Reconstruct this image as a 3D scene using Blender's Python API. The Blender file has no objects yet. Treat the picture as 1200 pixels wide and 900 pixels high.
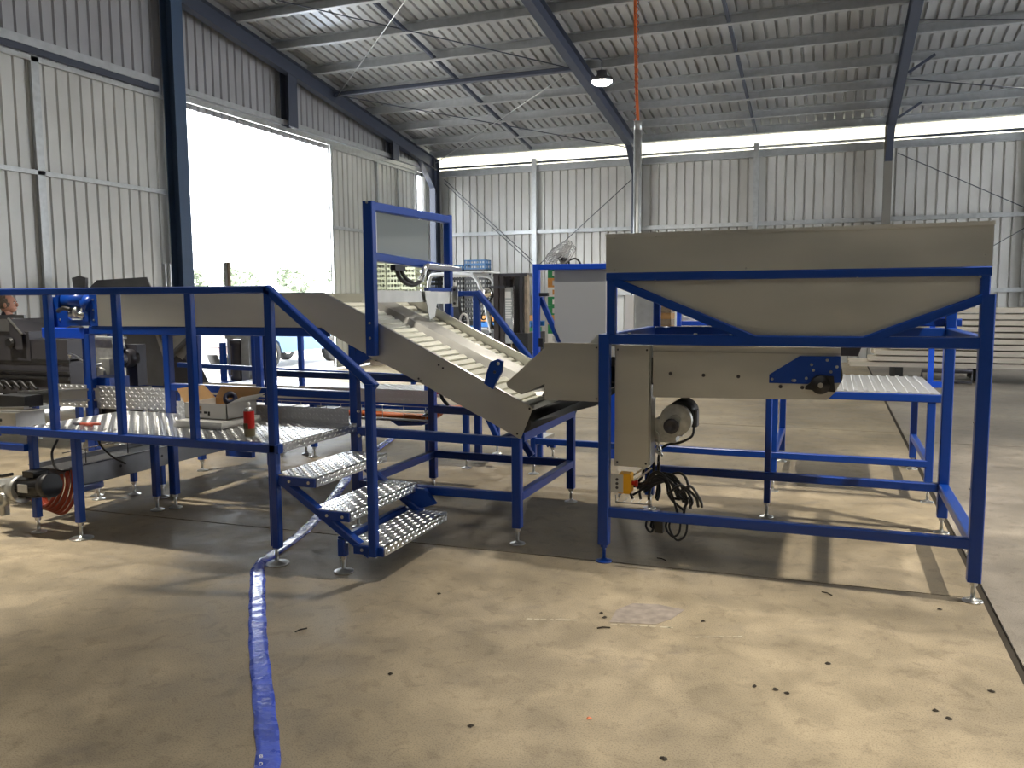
import bpy, bmesh, math, random
from mathutils import Vector, Matrix, noise
random.seed(7)
S = bpy.context.scene
COL = S.collection
V = Vector
PI = math.pi

# ------------------------------------------------------------------ camera
cd = bpy.data.cameras.new('camera'); cam = bpy.data.objects.new('camera', cd); COL.objects.link(cam)
YAW, PIT, ROL, FPX = -0.36667032, 0.10296206, 0.0068304, 974.19358
_f = V((math.sin(YAW)*math.cos(PIT), math.cos(YAW)*math.cos(PIT), -math.sin(PIT)))
_r = V((math.cos(YAW), -math.sin(YAW), 0)); _d = _f.cross(_r)
_r2 = _r*math.cos(ROL)+_d*math.sin(ROL); _d2 = -_r*math.sin(ROL)+_d*math.cos(ROL)
cam.matrix_world = Matrix(((_r2.x, -_d2.x, -_f.x, 0), (_r2.y, -_d2.y, -_f.y, 0), (_r2.z, -_d2.z, -_f.z, 1.6), (0, 0, 0, 1)))
cd.sensor_width = 36; cd.lens = FPX/1200*36; cd.clip_end = 500; cd.clip_start = .05
S.camera = cam

# ------------------------------------------------------------------ sky, sun, exposure
w = bpy.data.worlds.new('sky'); S.world = w; w.use_nodes = True
wn = w.node_tree.nodes; bg = wn['Background']
bg.inputs[0].default_value = (.90, .95, 1.0, 1); bg.inputs[1].default_value = 10.0
def sun():
    l = bpy.data.lights.new('sun', 'SUN'); l.energy = 9; l.angle = .01; l.color = (1, .95, .86)
    o = bpy.data.objects.new('sun', l); COL.objects.link(o)
    o.rotation_euler = V((-.35, -.62, -.70)).to_track_quat('-Z', 'Y').to_euler(); o.location = (8, 30, 30)
sun()
S.view_settings.view_transform = 'Standard'; S.view_settings.look = 'None'
S.view_settings.gamma = 1; S.view_settings.exposure = 0.42; S.view_settings.use_curve_mapping = False

# ------------------------------------------------------------------ materials
def mat(name, base, rough=.5, metal=0., emit=None, es=0., noise_s=0, noise_a=0., bump=0., bump_s=80., spec=None, trans=0., alpha=1., stretch=None, coat=0.):
    m = bpy.data.materials.new(name); m.use_nodes = True
    nt = m.node_tree; b = nt.nodes['Principled BSDF']
    b.inputs['Base Color'].default_value = (*base, 1); b.inputs['Roughness'].default_value = rough; b.inputs['Metallic'].default_value = metal
    if spec is not None: b.inputs['Specular IOR Level'].default_value = spec
    if trans: b.inputs['Transmission Weight'].default_value = trans
    if coat: b.inputs['Coat Weight'].default_value = coat
    if alpha < 1: b.inputs['Alpha'].default_value = alpha
    if emit: b.inputs['Emission Color'].default_value = (*emit, 1); b.inputs['Emission Strength'].default_value = es
    if noise_a or bump:
        tc = nt.nodes.new('ShaderNodeTexCoord'); mp = nt.nodes.new('ShaderNodeMapping')
        if stretch: mp.inputs['Scale'].default_value = stretch
        nt.links.new(tc.outputs['Object'], mp.inputs[0])
    if noise_a:
        n = nt.nodes.new('ShaderNodeTexNoise'); n.inputs['Scale'].default_value = noise_s; n.inputs['Detail'].default_value = 5
        nt.links.new(mp.outputs[0], n.inputs[0])
        r = nt.nodes.new('ShaderNodeMapRange'); r.inputs[1].default_value = .3; r.inputs[2].default_value = .7
        r.inputs[3].default_value = 1-noise_a; r.inputs[4].default_value = 1+noise_a
        nt.links.new(n.outputs[0], r.inputs[0])
        mx = nt.nodes.new('ShaderNodeVectorMath'); mx.operation = 'SCALE'; mx.inputs[0].default_value = base
        nt.links.new(r.outputs[0], mx.inputs['Scale']); nt.links.new(mx.outputs[0], b.inputs['Base Color'])
        r2 = nt.nodes.new('ShaderNodeMapRange'); r2.inputs[1].default_value = .3; r2.inputs[2].default_value = .7
        r2.inputs[3].default_value = max(.05, rough-.08); r2.inputs[4].default_value = min(1, rough+.08)
        nt.links.new(n.outputs[0], r2.inputs[0]); nt.links.new(r2.outputs[0], b.inputs['Roughness'])
    if bump:
        n2 = nt.nodes.new('ShaderNodeTexNoise'); n2.inputs['Scale'].default_value = bump_s; n2.inputs['Detail'].default_value = 4
        nt.links.new(mp.outputs[0], n2.inputs[0])
        bp = nt.nodes.new('ShaderNodeBump'); bp.inputs['Strength'].default_value = bump; bp.inputs['Distance'].default_value = .01
        nt.links.new(n2.outputs[0], bp.inputs['Height']); nt.links.new(bp.outputs[0], b.inputs['Normal'])
    return m
BLUE = mat('blue powder coat', (.002, .045, .30), .33)
BLUE2 = mat('lighter blue paint', (.004, .065, .55), .35)
STEEL = mat('brushed stainless sheet', (.66, .65, .60), .42, .88, noise_s=2, noise_a=.05, stretch=(1, 1, 3), bump=.06, bump_s=1.6)
STEELD = mat('dull stainless sheet', (.50, .49, .46), .45, .85, noise_s=4, noise_a=.18)
ZINC = mat('zinc plated steel', (.62, .62, .60), .28, 1.)
ALU = mat('aluminium tread plate', (.70, .71, .72), .30, 1.)
ALUR = mat('dull aluminium plate', (.66, .67, .69), .48, .9)
PANEL = mat('pale grey guard panel', (.42, .44, .46), .3)
WIRE = mat('dull cage wire', (.22, .22, .22), .5, .6)
GALV = mat('galvanised steel', (.50, .52, .53), .42, .75, noise_s=12, noise_a=.12)
NAVY = mat('dark slate painted steel', (.045, .055, .085), .45)
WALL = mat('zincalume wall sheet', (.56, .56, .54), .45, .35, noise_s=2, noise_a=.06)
ROOF = mat('zincalume roof sheet', (.50, .51, .52), .36, .6, noise_s=2, noise_a=.08)
COLB = mat('slate blue painted column', (.045, .080, .15), .42)
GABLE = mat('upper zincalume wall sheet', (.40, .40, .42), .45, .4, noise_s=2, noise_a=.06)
GIRT = mat('galvanised girt', (.46, .48, .50), .45, .6, noise_s=9, noise_a=.1)
BLACK = mat('black plastic', (.012, .012, .013), .45)
RUBBER = mat('dark belt rubber', (.035, .035, .036), .6)
CREAM = mat('cream plastic belt', (.74, .73, .62), .45)
WHITE = mat('white plastic', (.8, .8, .78), .4)
DGREY = mat('dark machine grey', (.06, .058, .068), .42, .3)
MGREY = mat('machine grey sheet', (.20, .20, .21), .40, .55, noise_s=4, noise_a=.15)
ALUC = mat('cast aluminium gearbox', (.50, .50, .47), .42, .7, noise_s=30, noise_a=.15)
PERSP = mat('grey smoked acrylic panel', (.22, .24, .24), .18, 0, spec=.5)
YELLOW = mat('yellow enclosure plastic', (.85, .42, .01), .4)
RED = mat('red plastic', (.5, .02, .015), .4)
ORANGE = mat('orange cable sheath', (.62, .13, .02), .45)
REDHOSE = mat('red brown hose', (.35, .05, .02), .45)
CARD = mat('brown cardboard', (.42, .25, .11), .8, noise_s=8, noise_a=.1)
CARDW = mat('white faced cardboard', (.62, .61, .58), .7, noise_s=8, noise_a=.05)
INK = mat('black print', (.02, .02, .02), .6)
LABEL = mat('pale printed label', (.55, .55, .53), .5)
HOSE = mat('blue lay flat hose', (.055, .10, .55), .28, noise_s=14, noise_a=.2, bump=.55, bump_s=38, coat=.3)
WOOD = mat('pale sawn timber', (.66, .60, .50), .75, noise_s=10, noise_a=.15, stretch=(.1, 1, 1))
WOODD = mat('weathered timber', (.24, .19, .14), .8, noise_s=10, noise_a=.25)
CRATEK = mat('charcoal crate plastic', (.03, .032, .035), .5)
CRATEY = mat('pale crate plastic', (.50, .53, .36), .5)
CRATEB = mat('blue crate plastic', (.02, .12, .30), .5)
PALB = mat('bright blue pallet', (.02, .18, .55), .5)
GLASS = mat('dark glass', (.05, .06, .07), .08)
CARB = mat('pale blue car paint', (.20, .33, .55), .25, .2)
CARW = mat('white car paint', (.8, .8, .8), .25)
TYRE = mat('tyre rubber', (.03, .03, .03), .7)
CHROME = mat('chrome', (.75, .72, .68), .12, 1.)
FORKW = mat('pale grey forklift paint', (.62, .64, .66), .4)
GREEN = mat('green carton print', (.03, .28, .10), .6)
ORNG = mat('orange carton print', (.7, .32, .08), .6)
SKIN = mat('skin', (.55, .28, .20), .5)
HAIR = mat('greying brown hair', (.16, .13, .11), .7, noise_s=60, noise_a=.4)
SHIRT = mat('dark navy work shirt', (.02, .022, .035), .8)
JEANS = mat('dark work trousers', (.03, .035, .05), .8)
LEAF = mat('olive foliage paled for haze', (.25, .28, .21), .8, noise_s=3, noise_a=.4)  # leaf colour lightened to stand in for outdoor haze
BARK = mat('bark', (.16, .12, .09), .9)
SEAMD = mat('dirt in joint', (.035, .028, .02), .95)
GLOW = mat('lamp lens', (1, 1, 1), .4, emit=(1, .97, .9), es=60)
def translucent(name, col):
    m = bpy.data.materials.new(name); m.use_nodes = True; nt = m.node_tree; nt.nodes.clear()
    o = nt.nodes.new('ShaderNodeOutputMaterial'); t = nt.nodes.new('ShaderNodeBsdfTranslucent'); d = nt.nodes.new('ShaderNodeBsdfDiffuse'); x = nt.nodes.new('ShaderNodeMixShader')
    t.inputs[0].default_value = (*col, 1); d.inputs[0].default_value = (*col, 1); x.inputs[0].default_value = .25
    nt.links.new(t.outputs[0], x.inputs[1]); nt.links.new(d.outputs[0], x.inputs[2]); nt.links.new(x.outputs[0], o.inputs[0]); return m
FIBRE = translucent('weathered translucent fibreglass sheet', (.46, .44, .35))

def concrete(name, c1, c2, dark, scale=1.):
    m = bpy.data.materials.new(name); m.use_nodes = True; nt = m.node_tree; b = nt.nodes['Principled BSDF']; L = nt.links
    tc = nt.nodes.new('ShaderNodeTexCoord')
    def nz(s, d=6, dist=0):
        n = nt.nodes.new('ShaderNodeTexNoise'); n.inputs['Scale'].default_value = s; n.inputs['Detail'].default_value = d; n.inputs['Distortion'].default_value = dist
        L.new(tc.outputs['Object'], n.inputs[0]); return n
    def ramp(src, p0, p1, a, c):
        r = nt.nodes.new('ShaderNodeValToRGB'); r.color_ramp.elements[0].position = p0; r.color_ramp.elements[1].position = p1
        r.color_ramp.elements[0].color = a; r.color_ramp.elements[1].color = c; L.new(src, r.inputs[0]); return r
    def mixc(f, a, c, mode='MIX', fac=None):
        x = nt.nodes.new('ShaderNodeMix'); x.data_type = 'RGBA'; x.blend_type = mode
        if fac is not None: x.inputs[0].default_value = fac
        else: L.new(f, x.inputs[0])
        L.new(a, x.inputs[6]); L.new(c, x.inputs[7]); return x.outputs[2]
    n1 = nz(.9*scale, 8, .6); base = ramp(n1.outputs[0], .32, .68, (*c1, 1), (*c2, 1))
    n2 = nz(5*scale, 8, .4); mot = ramp(n2.outputs[0], .3, .75, (.74, .74, .74, 1), (1.12, 1.12, 1.12, 1))
    c = mixc(None, base.outputs[0], mot.outputs[0], 'MULTIPLY', 1.)
    n3 = nz(150, 3); sp = ramp(n3.outputs[0], .36, .5, (.58, .56, .54, 1), (1.06, 1.06, 1.06, 1))
    c = mixc(None, c, sp.outputs[0], 'MULTIPLY', .6)
    n5 = nz(.45, 4, .3); big = ramp(n5.outputs[0], .35, .65, (.80, .80, .82, 1), (1.08, 1.07, 1.05, 1))
    c = mixc(None, c, big.outputs[0], 'MULTIPLY', 1.)
    n6 = nz(11, 7, .8); sc = ramp(n6.outputs[0], .55, .66, (1, 1, 1, 1), (.76, .75, .74, 1))
    c = mixc(None, c, sc.outputs[0], 'MULTIPLY', .7)
    n4 = nz(1.7, 7, 1.2); st = ramp(n4.outputs[0], .60, .72, (0, 0, 0, 1), (1, 1, 1, 1))
    dk = nt.nodes.new('ShaderNodeRGB'); dk.outputs[0].default_value = (*dark, 1)
    x = nt.nodes.new('ShaderNodeMath'); x.operation = 'MULTIPLY'; x.inputs[1].default_value = .5; L.new(st.outputs[0], x.inputs[0])
    c = mixc(x.outputs[0], c, dk.outputs[0])
    L.new(c, b.inputs['Base Color'])
    rr = nt.nodes.new('ShaderNodeMapRange'); rr.inputs[1].default_value = .3; rr.inputs[2].default_value = .7; rr.inputs[3].default_value = .5; rr.inputs[4].default_value = .72
    L.new(n2.outputs[0], rr.inputs[0]); L.new(rr.outputs[0], b.inputs['Roughness'])
    bp = nt.nodes.new('ShaderNodeBump'); bp.inputs['Strength'].default_value = .25; bp.inputs['Distance'].default_value = .006
    L.new(n3.outputs[0], bp.inputs['Height']); L.new(bp.outputs[0], b.inputs['Normal'])
    return m
CONC = concrete('warm worn concrete', (.25, .205, .135), (.42, .345, .235), (.14, .12, .10))
CONC2 = concrete('grey worn concrete', (.25, .22, .18), (.34, .30, .25), (.16, .145, .13))
GRAVEL = concrete('pale outdoor hardstand', (.62, .58, .52), (.70, .66, .60), (.5, .47, .42), .3)

# ------------------------------------------------------------------ mesh helpers
class MB:
    def __init__(s): s.v = []; s.f = []; s.sm = []
    def add(s, vs, fs, smooth=False):
        n = len(s.v); s.v += [V(p) for p in vs]
        for f in fs: s.f.append([i+n for i in f]); s.sm.append(smooth)
        return s
    def box(s, x0, x1, y0, y1, z0, z1):
        return s.add([(x, y, z) for z in (z0, z1) for y in (y0, y1) for x in (x0, x1)],
                     [(0, 2, 3, 1), (4, 5, 7, 6), (0, 1, 5, 4), (2, 6, 7, 3), (0, 4, 6, 2), (1, 3, 7, 5)])
    def beam(s, p0, p1, w, h, up=(0, 0, 1), c=.006):
        p0 = V(p0); p1 = V(p1); d = (p1-p0).normalized(); up = V(up)
        if abs(d.dot(up)) > .98: up = V((0, 1, 0))
        r = d.cross(up).normalized(); u = r.cross(d)
        a, b = w/2, h/2
        if c: pr = [(-a+c, -b), (a-c, -b), (a, -b+c), (a, b-c), (a-c, b), (-a+c, b), (-a, b-c), (-a, -b+c)]
        else: pr = [(-a, -b), (a, -b), (a, b), (-a, b)]
        n = len(pr); vs = [p+r*x+u*y for p in (p0, p1) for x, y in pr]
        return s.add(vs, [(i, (i+1) % n, n+(i+1) % n, n+i) for i in range(n)]+[tuple(range(n))[::-1], tuple(range(n, 2*n))])
    def cyl(s, p0, p1, r0, r1=None, n=14, caps=True, smooth=True):
        r1 = r0 if r1 is None else r1
        p0 = V(p0); p1 = V(p1); d = (p1-p0).normalized(); t = V((0, 0, 1)) if abs(d.z) < .9 else V((1, 0, 0))
        a = d.cross(t).normalized(); b = d.cross(a)
        vs = [p+(a*math.cos(2*PI*i/n)+b*math.sin(2*PI*i/n))*r for p, r in ((p0, r0), (p1, r1)) for i in range(n)]
        s.add(vs, [(i, n+i, n+(i+1) % n, (i+1) % n) for i in range(n)], smooth)
        if caps: s.f += [[len(s.v)-2*n+i for i in range(n)], [len(s.v)-n+i for i in range(n)][::-1]]; s.sm += [False, False]
        return s
    def tube(s, pts, r, n=7, closed=False):
        pts = [V(p) for p in pts]; N = len(pts); rings = []; a = None
        for i, p in enumerate(pts):
            d = (pts[min(i+1, N-1)]-pts[max(i-1, 0)]).normalized()
            if a is None: a = d.cross(V((0, 0, 1)) if abs(d.z) < .9 else V((1, 0, 0))).normalized()
            else: a = (a-d*a.dot(d)).normalized()
            b = d.cross(a); rings.append([p+(a*math.cos(2*PI*k/n)+b*math.sin(2*PI*k/n))*r for k in range(n)])
        fs = [(i*n+k, i*n+(k+1) % n, (i+1)*n+(k+1) % n, (i+1)*n+k) for i in range(N-1) for k in range(n)]
        s.add([p for q in rings for p in q], fs, True)
        m = len(s.v)-N*n; s.f += [[m+k for k in range(n)][::-1], [m+(N-1)*n+k for k in range(n)]]; s.sm += [False, False]
        return s
    def prism(s, poly, ax, a, b):
        """polygon given in the two other axes, extruded along axis ax from a to b"""
        def P(u, v, t): return (t, u, v) if ax == 'x' else (u, t, v) if ax == 'y' else (u, v, t)
        n = len(poly); vs = [P(u, v, t) for t in (a, b) for u, v in poly]
        return s.add(vs, [tuple(range(n)), tuple(range(2*n-1, n-1, -1))]+[(i, n+i, n+(i+1) % n, (i+1) % n) for i in range(n)])
    def lathe(s, prof, o=(0, 0, 0), axis=(0, 0, 1), n=20, smooth=True):
        o = V(o); d = V(axis).normalized(); t = V((0, 0, 1)) if abs(d.z) < .9 else V((1, 0, 0)); a = d.cross(t).normalized(); b = d.cross(a)
        vs = [o+d*z+(a*math.cos(2*PI*k/n)+b*math.sin(2*PI*k/n))*r for r, z in prof for k in range(n)]
        return s.add(vs, [(i*n+k, (i+1)*n+k, (i+1)*n+(k+1) % n, i*n+(k+1) % n) for i in range(len(prof)-1) for k in range(n)], smooth)
    def sphere(s, c, r, n=12, sc=(1, 1, 1)):
        vs = []; fs = []; c = V(c)
        for i in range(n+1):
            th = PI*i/n
            for k in range(2*n):
                ph = PI*k/n; vs.append(c+V((math.sin(th)*math.cos(ph)*r*sc[0], math.sin(th)*math.sin(ph)*r*sc[1], math.cos(th)*r*sc[2])))
        for i in range(n):
            for k in range(2*n): fs.append((i*2*n+k, (i+1)*2*n+k, (i+1)*2*n+(k+1) % (2*n), i*2*n+(k+1) % (2*n)))
        return s.add(vs, fs, True)
    def corr(s, o, u, v, L, H, pitch=.2, depth=.035, outw=(0, 0, 1), rib=.035, H2=None):
        """ribbed sheet: ribs run along v, repeat along u and step outwards; H2 = length of the last rib for a raked edge"""
        o = V(o); u = V(u).normalized(); v = V(v).normalized(); w = V(outw).normalized(); H2 = H if H2 is None else H2
        xs = []; x = 0
        while x < L-1e-6:
            for dx, dd in ((0, 0), (pitch-2*rib, 0), (pitch-1.6*rib, 1), (pitch-.5*rib, 1), (pitch-1e-4, 0)):
                if x+dx <= L: xs.append((x+dx, dd*depth))
            x += pitch
        xs.append((L, 0)); n = len(xs); vs = []
        for a, d in xs: vs.append(o+u*a+w*d)
        for a, d in xs: vs.append(o+u*a+w*d+v*(H+(H2-H)*a/L))
        return s.add(vs, [(i, i+1, n+i+1, n+i) for i in range(n-1)])
    def lozenges(s, o, u, v, nrm, L, W, pitch=.036, l=.026, wd=.007, h=.0022):
        o = V(o); u = V(u).normalized(); v = V(v).normalized(); nrm = V(nrm).normalized()
        nu = int(L/pitch); nv = int(W/pitch); 
        for i in range(nu):
            for j in range(nv):
                c = o+u*((i+.5)*L/nu)+v*((j+.5)*W/nv)
                a = (u+v).normalized() if (i+j) % 2 else (u-v).normalized(); b = nrm.cross(a)
                s.add([c-a*l/2, c-b*wd/2, c+a*l/2, c+b*wd/2, c-a*l*.25+nrm*h, c+a*l*.25+nrm*h],
                      [(0, 1, 4), (1, 2, 5), (1, 5, 4), (2, 3, 5), (3, 0, 4), (3, 4, 5)])
        return s
    def build(s, name, m, parent=None, kind=None, label=None, flip=False):
        me = bpy.data.meshes.new(name); off = V((0, 0, 0))
        p = parent
        while p is not None: off += V(p.location); p = p.parent
        me.from_pydata([tuple(p-off) for p in s.v], [], s.f)
        me.polygons.foreach_set('use_smooth', s.sm)
        bm = bmesh.new(); bm.from_mesh(me); bmesh.ops.recalc_face_normals(bm, faces=bm.faces); bm.to_mesh(me); bm.free()
        for mm in (m if isinstance(m, (list, tuple)) else [m]): me.materials.append(mm)
        o = bpy.data.objects.new(name, me); COL.objects.link(o)
        if parent: o.parent = parent
        if kind: o['kind'] = kind
        if label: o['label'] = label
        return o
def thing(name, label, cat, loc=(0, 0, 0), group=None):
    o = bpy.data.objects.new(name, None); COL.objects.link(o); o.location = loc; o.empty_display_size = .1
    o['label'] = label; o['category'] = cat
    if group: o['group'] = group
    return o
def tag(o, label, cat, group=None):
    o['label'] = label; o['category'] = cat
    if group: o['group'] = group
    return o
def settle(o):
    """move a one-mesh thing's origin to its base centre"""
    me = o.data; xs = [v.co for v in me.vertices]
    c = V((sum(p.x for p in xs)/len(xs), sum(p.y for p in xs)/len(xs), min(p.z for p in xs)))
    me.transform(Matrix.Translation(-c)); o.location = V(o.location)+c; return o
def dup(o, loc=None, rz=None, label=None, parent=None):
    c = o.copy(); COL.objects.link(c); c.parent = parent
    if loc is not None: c.location = loc
    if rz is not None: c.rotation_euler = (0, 0, rz)
    if label: c['label'] = label
    for ch in list(o.children): dup(ch, parent=c)
    return c
def bar(root, name, p0, p1, w=.06, h=.06, m=None, up=(0, 0, 1), c=.006):
    return MB().beam(p0, p1, w, h, up, c).build(name, m or BLUE, root)
def leg(root, x, y, zt, w=.065, zb=.11, m=None, disc=.05, fm=None):
    o = bar(root, 'leg', (x, y, zb), (x, y, zt), w, w, m, (0, 1, 0))
    f = MB().cyl((x, y, .012), (x, y, zb+.01), .011, n=8).cyl((x, y, zb-.022), (x, y, zb-.004), .021, n=6, smooth=False).lathe([(0.0, .022), (.014, .022), (.02, .014), (disc*.9, .008), (disc, .006), (disc, 0), (0, 0)], (x, y, 0), n=16)
    f.build('adjustable_foot', fm or ZINC, o)
    return o
def bolt(parent, p, nrm, r=.009, h=.007, m=None):
    p = V(p); nrm = V(nrm)
    return MB().cyl(p, p+nrm*h, r, r*.8, n=8).build('bolt', m or ZINC, parent)
def catmull(pts, k=8):
    pts = [V(p) for p in pts]; P = [pts[0]*2-pts[1]]+pts+[pts[-1]*2-pts[-2]]; out = []
    for i in range(1, len(P)-2):
        for j in range(k):
            t = j/k; a, b, c, d = P[i-1:i+3]
            out.append(.5*((2*b)+(c-a)*t+(2*a-5*b+4*c-d)*t*t+(-a+3*b-3*c+d)*t**3))
    return out+[pts[-1]]

# ================================================================== the shed
XW, YB = -10.6, 21.6           # inner faces of left (gable) wall and back wall
XR, YF, YR = 13.0, -14.0, 1.0  # right wall, front wall, ridge line
SL = .148
def zb_raf(y): return 5.2+SL*(21-y) if y > YR else 5.2+SL*(21-YR)-SL*(YR-y)   # underside of rafters
def z_roof(y): return zb_raf(y)+.50
COLX = [-10.45, -4.75, 1.1, 7.0, 12.8]

# floor: slabs over a dirty sub base so that the joints are real gaps
fl = MB().box(XW-.3, XR+.2, YF, YB+.2, -.30, -.012).build('floor', SEAMD, kind='structure')
def slab(x0, x1, y0, y1, y0b=None, y1b=None, m=None):
    y0b = y0 if y0b is None else y0b; y1b = y1 if y1b is None else y1b
    c = .006
    o = MB().prism([(x0, y0), (x1, y0b), (x1, y1b), (x0, y1)], 'z', -.20, 0).build('slab', m or CONC, fl)
    return o
slab(XW-.3, .785, -6.0, 4.50, None, 4.855)
slab(XW-.3, .785, 4.516, 10.6, 4.867, 10.6)
slab(XW-.3, .785, 10.616, YB+.2, 10.616, YB+.2)
slab(.822, XR+.2, -6.0, 10.0, None, None, CONC2)
slab(.822, XR+.2, 10.014, YB+.2, None, None, CONC2)
slab(XW-.3, .785, YF, -6.015); slab(.822, XR+.2, YF, -6.015, None, None, CONC2)
gr = MB().box(-160, XW-.31, -80, 150, -.4, -.04).build('ground', GRAVEL, kind='structure')
MB().box(XW-.31, 80, YB+.21, 150, -.4, -.04).build('ground', GRAVEL, kind='structure')

# ceiling: ribbed roof sheet, both slopes
cl = MB().corr((XW-.45, YB+.35, z_roof(YB+.35)), (1, 0, 0), (0, -1, SL), XR-XW+.9, math.hypot(1, SL)*(YB+.35-YR), .2, .055, (0, 0, 1), .030).build('ceiling', ROOF, kind='structure')
MB().corr((XW-.45, YF-.3, z_roof(YF-.3)), (1, 0, 0), (0, 1, SL), XR-XW+.9, math.hypot(1, SL)*(YR-YF+.3), .2, .032, (0, 0, 1)).build('roof_sheet', ROOF, cl)
MB().box(XW-.45, XR+.45, YR-.2, YR+.2, z_roof(YR)+.02, z_roof(YR)+.05).build('ridge_cap', ROOF, cl)
ND = V((0, -1, SL)).normalized(); NU = V((0, SL, 1)).normalized()
def ibeam(p0, p1, d=.31, b=.165, t=.014, up=(0, 0, 1)):
    m = MB(); p0 = V(p0); p1 = V(p1); dr = (p1-p0).normalized(); upv = V(up)
    rt = dr.cross(upv).normalized(); u = rt.cross(dr)
    m.beam(p0+u*(d/2-t/2), p1+u*(d/2-t/2), b, t, up, 0); m.beam(p0-u*(d/2-t/2), p1-u*(d/2-t/2), b, t, up, 0); m.beam(p0, p1, .010, d-2*t, up, 0)
    return m
RD = .31
for x in COLX:
    y0, y1 = YB-.25, YR
    ibeam((x, y0, zb_raf(y0)+RD/2), (x, y1, zb_raf(y1)+RD/2)).build('rafter', NAVY, cl)
    ibeam((x, YF+.2, zb_raf(YF+.2)+RD/2), (x, YR, zb_raf(YR)+RD/2)).build('rafter', NAVY, cl)
    # haunch / knee brace where the rafter meets its column
    MB().prism([(y0-.05, zb_raf(y0)+.02), (y0-.95, zb_raf(y0-.95)+.01), (y0-.05, zb_raf(y0)-.62)], 'x', x-.012, x+.012).beam((x, y0-.95, zb_raf(y0-.95)), (x, y0-.05, zb_raf(y0)-.62), .15, .014, (0, 0, 1), 0).build('knee_brace', NAVY, cl)
def cee(p0, p1, h=.20, f=.075, t=.008, up=(0, 0, 1), side=1):
    m = MB(); p0 = V(p0); p1 = V(p1); d = (p1-p0).normalized(); r = d.cross(V(up)).normalized(); u = r.cross(d)
    m.beam(p0, p1, t, h, up, 0); m.beam(p0+u*(h/2)+r*(side*f/2), p1+u*(h/2)+r*(side*f/2), f, t, up, 0); m.beam(p0-u*(h/2)+r*(side*f/2), p1-u*(h/2)+r*(side*f/2), f, t, up, 0)
    m.beam(p0-u*(h/2-.012)+r*(side*f), p1-u*(h/2-.012)+r*(side*f), t, .024, up, 0)
    return m
PY = [21.25, 20.2, 19.05, 17.9, 16.7, 15.5, 14.3, 13.1, 11.9, 10.7, 9.5, 7.5, 5.5, 3.5]
for y in PY:
    for a, b in zip(COLX[:-1], COLX[1:]):
        z = zb_raf(y)+RD+.10-.012
        cee((a-.12, y, z), (b+.12, y, z), .19, .075, .008, NU).build('purlin', GIRT, cl)
for x in (-7.55, -1.83, 4.0):
    MB().beam((x, 21.2, zb_raf(21.2)+RD+.04), (x, 3.0, zb_raf(3)+RD+.04), .055, .07, (0, 0, 1), 0).build('bridging', NAVY, cl)
# roof plane bracing in the corner bay
yq = 16.3
MB().beam((-10.4, yq, zb_raf(yq)+.20), (-4.8, yq, zb_raf(yq)+.20), .10, .10, (0, 0, 1), .02).build('strut', NAVY, cl)
def rod(a, b, m=None, r=.011): return MB().cyl(a, b, r, n=6).build('brace_rod', m or GALV, cl)
RZ = .16
rod((-4.85, 16.2, zb_raf(16.2)+RZ), (-10.35, 21.2, zb_raf(21.2)+RZ)); rod((-10.35, 16.2, zb_raf(16.2)+RZ), (-4.85, 21.2, zb_raf(21.2)+RZ+.02), NAVY)
rod((-10.35, 16.3, zb_raf(16.3)+RZ), (-4.85, 11.0, zb_raf(11)+RZ)); rod((-4.85, 16.3, zb_raf(16.3)+RZ+.02), (-10.35, 11.0, zb_raf(11)+RZ+.02), NAVY)
rod((1.2, 18.5, zb_raf(18.5)+RZ+.1), (6.9, 21.2, zb_raf(21.2)+RZ+.1), NAVY); rod((1.2, 16.0, zb_raf(16)+RZ+.1), (6.9, 17.5, zb_raf(17.5)+RZ+.1), NAVY)
for x, y in ((1.32, 17.6), (1.32, 20.0)):
    MB().beam((x-.12, y, zb_raf(y)+.03), (x+.32, y+.1, zb_raf(y)+RD+.02), .05, .05, (0, 1, 0), 0).build('fly_brace', NAVY, cl)

# ---- back wall
wb = MB().corr((XW-.2, YB, 0), (1, 0, 0), (0, 0, 1), XR-XW+.3, 5.16, .22, .035, (0, 1, 0), .026).build('wall_back', WALL, kind='structure')
for a, b, z0 in ((XW-.2, -4.75, 5.22), (-4.75, 1.1, 5.18), (1.1, XR+.1, 5.22)):
    MB().corr((a, YB+.02, z0-.12), (1, 0, 0), (0, 0, 1), b-a, 5.60-z0+.12, .11, .02, (0, 1, 0), .026).build('translucent_strip', FIBRE, wb)
for i, (a, b) in enumerate(zip(COLX[:-1], COLX[1:])):
    mid = (a+b)/2+(0 if i else .05)
    for c, d in ((a+.1, mid-.05), (mid+.05, b-.1)):
        cee((c, YB-.08, 5.06), (d, YB-.08, 5.06), .17, .07, .008, (0, 0, 1), 1).build('girt', GIRT, wb)
        cee((c, YB-.08, 3.42), (d, YB-.08, 3.42), .12, .09, .008, (0, -1, .02), 1).build('girt', GALV, wb)
        cee((c, YB-.08, 1.75), (d, YB-.08, 1.75), .12, .09, .008, (0, -1, .02), 1).build('girt', GALV, wb)
    MB().beam((a, YB-.06, 5.22), (b, YB-.06, 5.22), .07, .05, (0, 0, 1), 0).build('eave_angle', NAVY if i != 1 else GIRT, wb)
    MB().beam((mid, YB-.12, 0), (mid, YB-.12, 5.3), .12, .16, (0, 1, 0), 0).build('mullion', GALV, wb)
    MB().beam((a, YB-.05, 5.63), (b, YB-.05, 5.63), .08, .14, (0, 0, 1), 0).build('eave_purlin', mat('rust primer steel %d' % i, (.16, .10, .08), .6) if i else GIRT, wb)
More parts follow.
